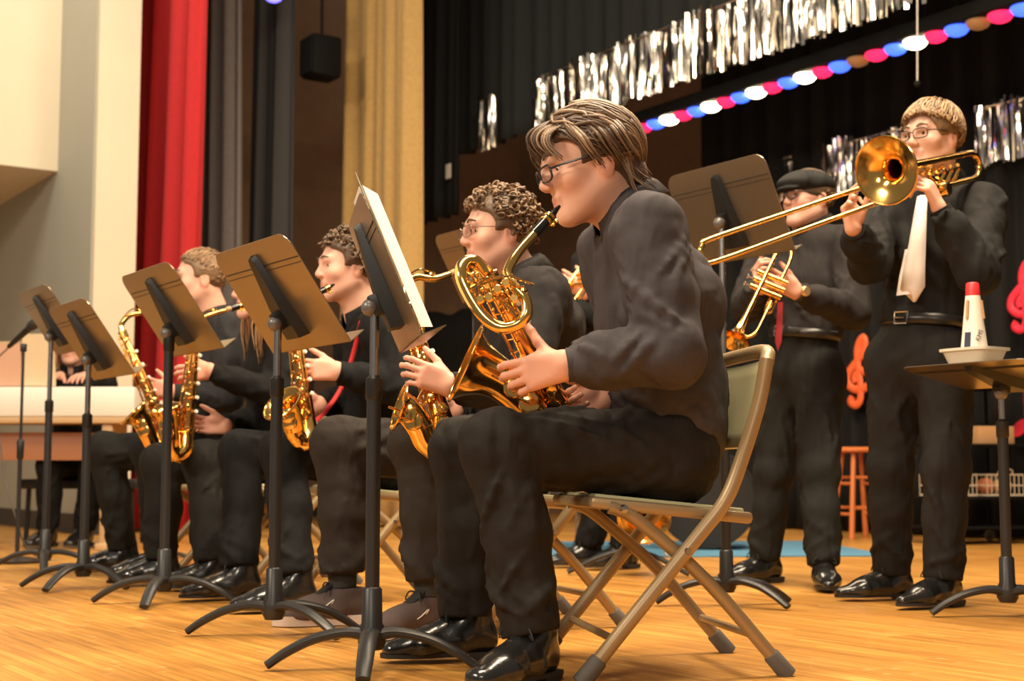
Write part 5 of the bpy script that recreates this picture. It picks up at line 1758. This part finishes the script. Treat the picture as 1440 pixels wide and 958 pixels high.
MB().tube([rim + bdir * .2 + dn * .02, l0], .004, 6).build('bell_brace', M_brass, T)

# horn resting on a low stand behind the front chair
hb = at(906, 727, 6.05)
hs = thing('instrument_stand', 'low black tripod stand carrying the resting brass horn', 'stand', (hb[0] - .05, hb[1] + .14, 0))
b0 = np.array((hb[0] - .05, hb[1] + .14, 0))
MB().tube([b0 + ZU * .05, b0 + ZU * .5], .012, 10).build('pole', M_stand, hs)
for g in (pi, -.5, .9):
    dr = np.array((math.cos(g), math.sin(g), 0))
    MB().tube(smooth_path([b0 + ZU * .11, b0 + dr * .12 + ZU * .08, b0 + dr * .27 + ZU * .012], 4), .011, 8).build('leg', M_stand, hs)
MB().lathe([(.013, 0), (.02, .005), (.02, .05), (.013, .055)], b0 + ZU * .10, ZU, 12).build('collar', M_plastic, hs)
hn = thing('brass_horn', 'brass horn resting with its wide bell open behind the front folding chair', 'horn', (hb[0], hb[1], hb[2] - .1))
hx = nrm(np.array((.12, -1, -.12)))
MB().lathe([(.112, .0), (.100, -.012), (.070, -.05), (.045, -.085), (.032, -.12), (.024, -.2), (.018, -.3)] , hb, hx, 36).build('bell', M_brass, hn)
MB().tube([hb + .112 * (np.array((1, .12, 0)) * math.cos(w) + np.array((0, -.12, 1)) * math.sin(w)) for w in [2 * pi * k / 36 for k in range(37)]], .004, 8, False).build('bell_rim', M_brass, hn)
tt = hb - hx * .3
MB().tube(smooth_path([tt, tt - hx * .06 + ZU * .05, tt + ZU * .2 - hx * .05, tt + ZU * .45, tt + ZU * .5 + hx * .06, tt + ZU * .42 + hx * .1, tt + ZU * .12 + hx * .1], 5), .012, 10).build('tubing', M_brass, hn)

# ================================================================== smaller things
# mute on the flat stand
pt = at(1368, 505, 4.62); tC = C7 + h7 * .045 + w7 * .045
zt = tC + n7 * .007
tb0 = np.array((zt[0], zt[1], zt[2]))
tr_ = thing('plastic_tray', 'off-white plastic tray on the flat music stand', 'tray', tb0)
M_tray = mat('offwhite_plastic', (.66, .60, .50), .5)
mb = MB()
for (rr, hh) in ((.0, .0),): pass
ax_w, ax_h = w7, nrm(h7 * np.array((1, 1, 0)))
ring = lambda hw, hh, z: [tb0 + ax_w * (hw * math.copysign(abs(math.cos(a)) ** .45, math.cos(a))) + ax_h * (hh * math.copysign(abs(math.sin(a)) ** .45, math.sin(a))) + ZU * z for a in [2 * pi * k / 32 for k in range(32)]]
R_ = [ring(.060, .05, .004), ring(.064, .054, .008), ring(.084, .07, .058), ring(.094, .079, .060), ring(.094, .079, .068), ring(.080, .066, .066), ring(.062, .05, .012)]
vs = [p for r0 in R_ for p in r0]
fs = [(j * 32 + i, j * 32 + (i + 1) % 32, (j + 1) * 32 + (i + 1) % 32, (j + 1) * 32 + i) for j in range(6) for i in range(32)] + [tuple(range(31, -1, -1)), tuple(6 * 32 + i for i in range(32))]
m_ = MB(); m_.add(vs, fs); m_.build('tray_body', M_tray, tr_)
def mute(label, c, h, r0, r1, marks=True, body=(.82, .76, .66)):
    T = thing('trumpet_mute', label, 'mute', c, group='cone mutes')
    MB().lathe([(0, 0), (r0 * .9, 0), (r0, .006), (r1 * 1.12, h * .84), (r1 * 1.1, h * .84)], c, ZU, 28).build('cone', mat('ivory_fibre_%.2f' % body[1], body, .55, noise=.04, nscale=30), T)
    MB().lathe([(r1 * 1.12, h * .84), (r1, h * .985), (r1 * .8, h), (0, h)], c, ZU, 28).build('tip', mat('red_tip', (.60, .02, .025), .5), T)
    for k in range(3):
        a = -pi / 2 - .95 + k * 2 * pi / 3 * .92
        dr = np.array((math.cos(a), math.sin(a), 0)); z0, z1 = h * .56, h * .78
        f = lambda z: r0 + (r1 * 1.12 - r0) * (z / (h * .84))
        MB().tube([c + dr * (f(z0) + .001) + ZU * z0, c + dr * (f(z1) + .001) + ZU * z1], .0055, 8).build('cork_strip', mat('cork', (.45, .28, .14), .8), T)
    if marks:
        z = h * .30; rr = r0 + (r1 * 1.12 - r0) * (z / (h * .84))
        dr = nrm((.12, -1, 0)); tg_ = np.array((-dr[1], dr[0], 0)); tg_ = tg_ if tg_[0] > 0 else -tg_
        up = nrm(ZU * 1.0 - dr * .16)
        letters('KMS', .021, c + dr * (rr + .0015) + ZU * (z + .014), nrm(tg_ * .45 + up * .9), nrm(up * .45 - tg_ * .9), mat('marker_ink', (.06, .05, .05), .7), T, 'marker_lettering')
        d2 = nrm((-.75, -.66, 0)); t2 = np.array((-d2[1], d2[0], 0))
        MB().box(c + d2 * (rr * .985 + .001) + ZU * z, (.010, .0012, .026), np.array((t2, d2, nrm(ZU - d2 * .16)))).build('label_patch', mat('dark_label', (.02, .025, .07), .5), T)
    return T
mute('white cone mute with red tip standing in the tray on the flat stand', tb0 + ZU * .014, .262, .046, .020)

# stool
sq = gp(1208, 757)
ST_ = thing('wooden_stool', 'orange wooden stool beside the trombonist in front of the black curtain', 'stool', sq)
M_owood = mat('orange_wood', (.60, .17, .045), .45, noise=.15, nscale=14, stretch=(1, 1, .2))
MB().lathe([(0, .60), (.15, .60), (.165, .59), (.165, .575), (.15, .565), (0, .565)], sq, ZU, 28).build('seat', M_owood, ST_)
for k in range(4):
    a = pi / 4 + k * pi / 2 + .3
    dr = np.array((math.cos(a), math.sin(a), 0))
    MB().tube([sq + dr * .095 + ZU * .57, sq + dr * .185 + ZU * .0], [.016, .019], 10).build('leg', M_owood, ST_)
for k in range(4):
    a = pi / 4 + k * pi / 2 + .3; b_ = a + pi / 2
    for z in ((.20, .40) if k % 2 == 0 else (.16, .36)):
        rr = .095 + (.57 - z) / .57 * .09
        MB().tube([sq + np.array((math.cos(a), math.sin(a), 0)) * rr + ZU * z, sq + np.array((math.cos(b_), math.sin(b_), 0)) * rr + ZU * z], .010, 8).build('rung', M_owood, ST_)

# equipment cart behind the trombonist
cq = gp(1362, 764)
CT_ = thing('equipment_cart', 'black rolling equipment cart behind the trombonist', 'cart', cq)
ca = nrm((.95, .3, 0)); cb = np.array((-ca[1], ca[0], 0)); RC = np.array((ca, cb, ZU))
for sx in (-1, 1):
    for sy in (-1, 1):
        p = cq + ca * (.30 * sx) + cb * (.2 * sy)
        MB().tube([p + ZU * .07, p + ZU * .98], .012, 8).build('post', M_blackm, CT_)
        w = MB(); w.tube([p + ZU * .035 + .035 * (ca * math.cos(t) + ZU * math.sin(t)) * .8 for t in [2 * pi * k / 16 for k in range(17)]], .008, 8, False); w.ball(p + ZU * .035, .012, 8); w.tube([p + ZU * .035, p + ZU * .08], .006, 6)
        w.build('caster', mat('caster_grey', (.25, .24, .23), .5), CT_)
for z in (.10, .28, .60, .96):
    MB().box(cq + ZU * z, (.31, .21, .008), RC, .003).build('shelf', M_blackm, CT_)
bx = cq + ca * .16 + ZU * .70 - cb * .02
o = MB().box((0, 0, 0), (.13, .12, .055), RC, .006).build('cardboard_box', mat('cardboard', (.50, .27, .12), .8), None); o.location = tuple(cq + ca * .14 + ZU * .664)
tag(o, 'brown cardboard box on the middle shelf of the cart', 'box')
def basket(label, c, hw, hd, h, m):
    T = thing('wire_basket', label, 'basket', c, group='wire baskets on the cart')
    for z in (.004, h * .5, h):
        pts = [c + ca * x + cb * y + ZU * z for x, y in ((-hw, -hd), (hw, -hd), (hw, hd), (-hw, hd), (-hw, -hd))]
        MB().tube(pts, .004, 6, False).build('rim' if z == h else 'hoop', m, T)
    for i in range(9):
        x = -hw + 2 * hw * i / 8
        for y in (-hd, hd):
            MB().tube([c + ca * x + cb * y + ZU * .004, c + ca * x + cb * y + ZU * h], .0028, 5).build('wire', m, T)
    MB().box(c + ZU * .008, (hw, hd, .003), RC).build('base', m, T)
    MB().tube(smooth_path([c + ca * -.05 - cb * hd + ZU * h, c + ca * -.04 - cb * (hd + .01) + ZU * (h + .03), c + ca * .04 - cb * (hd + .01) + ZU * (h + .03), c + ca * .05 - cb * hd + ZU * h], 4), .004, 6).build('handle', m, T)
    return T
M_wire = mat('cream_wire', (.55, .45, .32), .5)
basket('cream wire basket with reddish and tan cloths on the low cart shelf', cq + ca * .155 + ZU * .29 - cb * .05, .13, .12, .13, M_wire)
basket('cream wire basket with a pink cloth on the low cart shelf', cq - ca * .17 + ZU * .29 - cb * .05, .12, .12, .13, M_wire)
for k, (dx, col, lb) in enumerate(((.10, (.45, .15, .06), 'reddish folded cloth in a cream wire basket'), (.22, (.55, .35, .16), 'tan folded cloth in a cream wire basket'), (-.17, (.6, .05, .15), 'pink cloth in a cream wire basket'))):
    v = Vol(np.array((-.09, -.09, -.01)), np.array((.09, .09, .13)), .008)
    v.ell((0, 0, .045), (.052, .08, .045), None, 0); v.folds(.006, 70, k + 3); v.cut((0, 0, .0), (0, 0, -1))
    V, Q = v.mesh(); o = link('folded_cloth', V, Q, mat('cloth_%d' % k, col, .85), None); o.location = tuple(cq + ca * dx + ZU * .305 - cb * .05)
    tag(o, lb, 'cloth')
mute('pale pink cone mute with red tip on the middle shelf of the cart', cq - ca * .24 + ZU * .61 - cb * .12, .17, .05, .018, False, (.72, .45, .36))

# microphone on its stand
mk = at(33, 492, 7.0); mq = np.array((mk[0], mk[1], 0))
MS = thing('microphone_stand', 'black microphone stand in front of the digital piano', 'microphone stand', mq)
MB().tube([mq + ZU * .02, mq + ZU * .55], .011, 10).build('lower_tube', M_stand, MS)
MB().tube([mq + ZU * .5, mk - ZU * .0], .0075, 10).build('upper_tube', M_stand, MS)
MB().lathe([(.012, 0), (.017, .01), (.018, .09), (.012, .10)], mq + ZU * .5, ZU, 14).build('clutch', M_plastic, MS)
MB().lathe([(0, .0), (.13, .0), (.135, .012), (.03, .03), (.014, .05)], mq, ZU, 28).build('base', M_stand, MS)
MB().box(mk + ZU * .01, (.014, .012, .02), None, .004).build('clip', M_plastic, MS)
t0 = at(52, 452, 6.95); t1 = at(12, 488, 7.05)
MI = thing('microphone', 'black handheld microphone clipped on the stand by the piano', 'microphone', t1)
dm = nrm(t0 - t1); Lm = float(np.linalg.norm(t0 - t1))
MB().lathe([(0, 0), (.010, 0), (.012, .01), (.017, Lm * .7), (.018, Lm * .72)], t1, dm, 18).build('handle', M_plastic, MI)
MB().lathe([(.018, Lm * .72), (.025, Lm * .80), (.027, Lm * .9), (.020, Lm * 1.05), (0, Lm * 1.12)], t1, dm, 18).build('grille', mat('mic_mesh', (.05, .05, .05), .4, .6, bump=.4, bscale=500), MI)
o = MB().tube(smooth_path([t1, at(-6, 520, 7.05), at(2, 640, 7.02), at(20, 720, 7.0), np.array((mq[0] + .08, mq[1] + .12, .012)), np.array((mq[0] + .5, mq[1] + .4, .006)), np.array((mq[0] + 1.0, mq[1] + .25, .006))], 6), .0045, 8).build('microphone_cable', mat('grey_cable', (.12, .11, .10), .6), None)
tag(o, 'dark cable running from the microphone down to the floor', 'cable')

# digital piano
pz = .74; px0, px1 = -3.75, -2.14; py = 8.25
DP = thing('digital_piano', 'cream digital piano with tan trim and brown panel by the cream pillar', 'piano', (-2.9, py, 0))
cx = (px0 + px1) / 2; hw_ = (px1 - px0) / 2
M_ivory = mat('ivory_case', (.74, .70, .62), .45); M_tanw = mat('tan_trim', (.50, .33, .17), .5); M_pan = mat('brown_panel', (.36, .155, .075), .5, noise=.12, nscale=8, stretch=(.3, 1, 1))
MB().box((cx, py, .835), (hw_, .19, .085), None, .012).build('case', M_ivory, DP)
MB().box((cx, py, .732), (hw_ - .01, .185, .018), None, .004).build('trim', M_tanw, DP)
MB().box((cx, py - .02, .585), (hw_ - .16, .012, .08), None, .003).build('panel', M_pan, DP)
for x in (px0 + .06, px1 - .16):
    MB().box((x, py, .36), (.03, .16, .36), None, .006).build('leg', M_tanw, DP)
    MB().box((x, py, .02), (.035, .22, .02), None, .006).build('foot', M_tanw, DP)
kb = MB()
for i in range(52):
    x = px0 + .06 + (px1 - px0 - .12) * (i + .5) / 52
    kb.box((x, py + .10, .925), ((px1 - px0 - .12) / 104 - .0006, .075, .006))
kb.build('keys', mat('white_keys', (.85, .83, .78), .25), DP)
MB().box((-3.02, py - .12, 1.05), (.40, .008, .135), np.array(((1, 0, 0), (0, .97, .2), (0, -.2, .97))), .006).build('music_rest', M_tanw, DP)
for k, (x, w_, h_, c_, lb) in enumerate(((-2.70, .09, .15, (.72, .58, .38), 'cream songbook standing on the piano music rest'), (-2.90, .10, .12, (.66, .40, .28), 'tan songbook standing on the piano music rest'))):
    o = MB().box((0, 0, 0), (w_, .006, h_), np.array(((1, 0, 0), (0, .97, .2), (0, -.2, .97)))).build('songbook', mat('book_%d' % k, c_, .7, noise=.1, nscale=6), None, False)
    o.location = (x, py - .155, .925 + h_)
    tag(o, lb, 'book')
# piano bench
PB = thing('piano_bench', 'dark bench under the pianist behind the digital piano', 'bench', (-2.62, 8.8, 0))
MB().box((-2.62, 8.8, .365), (.36, .16, .03), None, .01).build('seat', M_plastic, PB)
for sx in (-1, 1):
    for sy in (-1, 1):
        MB().tube([(-2.62 + sx * .32, 8.8 + sy * .13, 0), (-2.62 + sx * .31, 8.8 + sy * .12, .38)], .016, 8).build('leg', M_plastic, PB)

# drum kit on the rug
dq = np.array((1.02, 8.15, .008))
def drum(label, c, axis, r, L, name, m):
    T = thing(name, label, 'drum', (c[0], c[1], c[2] - (r if abs(axis[2]) < .5 else 0)))
    ax = nrm(axis)
    MB().lathe([(r, 0), (r, L)], c, ax, 36).build('shell', m, T)
    for h in (0, L):
        MB().lathe([(r * .99, h - .012), (r * 1.035, h - .012), (r * 1.035, h + .012), (r * .99, h + .012)], c, ax, 36).build('hoop', M_plastic, T)
        MB().lathe([(0, h + (.004 if h else -.004)), (r, h + (.004 if h else -.004))], c, ax, 36).build('drum_head', mat('dark_head', (.012, .012, .012), .4), T)
    a = nrm(np.cross(ax, (.3, .2, 1))); b = np.cross(ax, a)
    for k in range(8):
        w = 2 * pi * k / 8
        MB().tube([c + (a * math.cos(w) + b * math.sin(w)) * (r * 1.03) + ax * .0, c + (a * math.cos(w) + b * math.sin(w)) * (r * 1.03) + ax * L], .004, 6).build('tension_rod', M_silver, T)
    return T
M_shell = mat('dark_shell', (.035, .033, .033), .25, coat=.5)
drum('dark bass drum lying on the blue rug', np.array((1.08, 7.95, .292)), np.array((.15, 1, 0)), .27, .42, 'bass_drum', M_shell)
ft = drum('dark floor tom on chrome legs on the blue rug', np.array((.38, 8.1, .30)), ZU, .20, .34, 'floor_tom', M_shell)
for k in range(3):
    a = k * 2 * pi / 3 + .4
    MB().tube([(.38 + .215 * math.cos(a), 8.1 + .215 * math.sin(a), .45), (.38 + .225 * math.cos(a), 8.1 + .225 * math.sin(a), .009)], .007, 8).build('leg', M_silver, ft)
hh = np.array((.72, 7.55, .008))
HS = thing('hi_hat', 'hi-hat cymbals on a chrome tripod beside the bass drum', 'cymbal', hh)
MB().tube([hh + ZU * .05, hh + ZU * .80], .010, 8).build('pole', M_silver, HS)
for k in range(3):
    a = k * 2 * pi / 3 + .9; dr = np.array((math.cos(a), math.sin(a), 0))
    MB().tube([hh + ZU * .28, hh + dr * .20 + ZU * .006], .008, 8).build('leg', M_silver, HS)
for z, s in ((.74, 1), (.765, -1)):
    MB().lathe([(.01, -.012 * s), (.03, -.012 * s), (.17, 0)], hh + ZU * z, ZU, 28).build('cymbal', M_brass, HS)
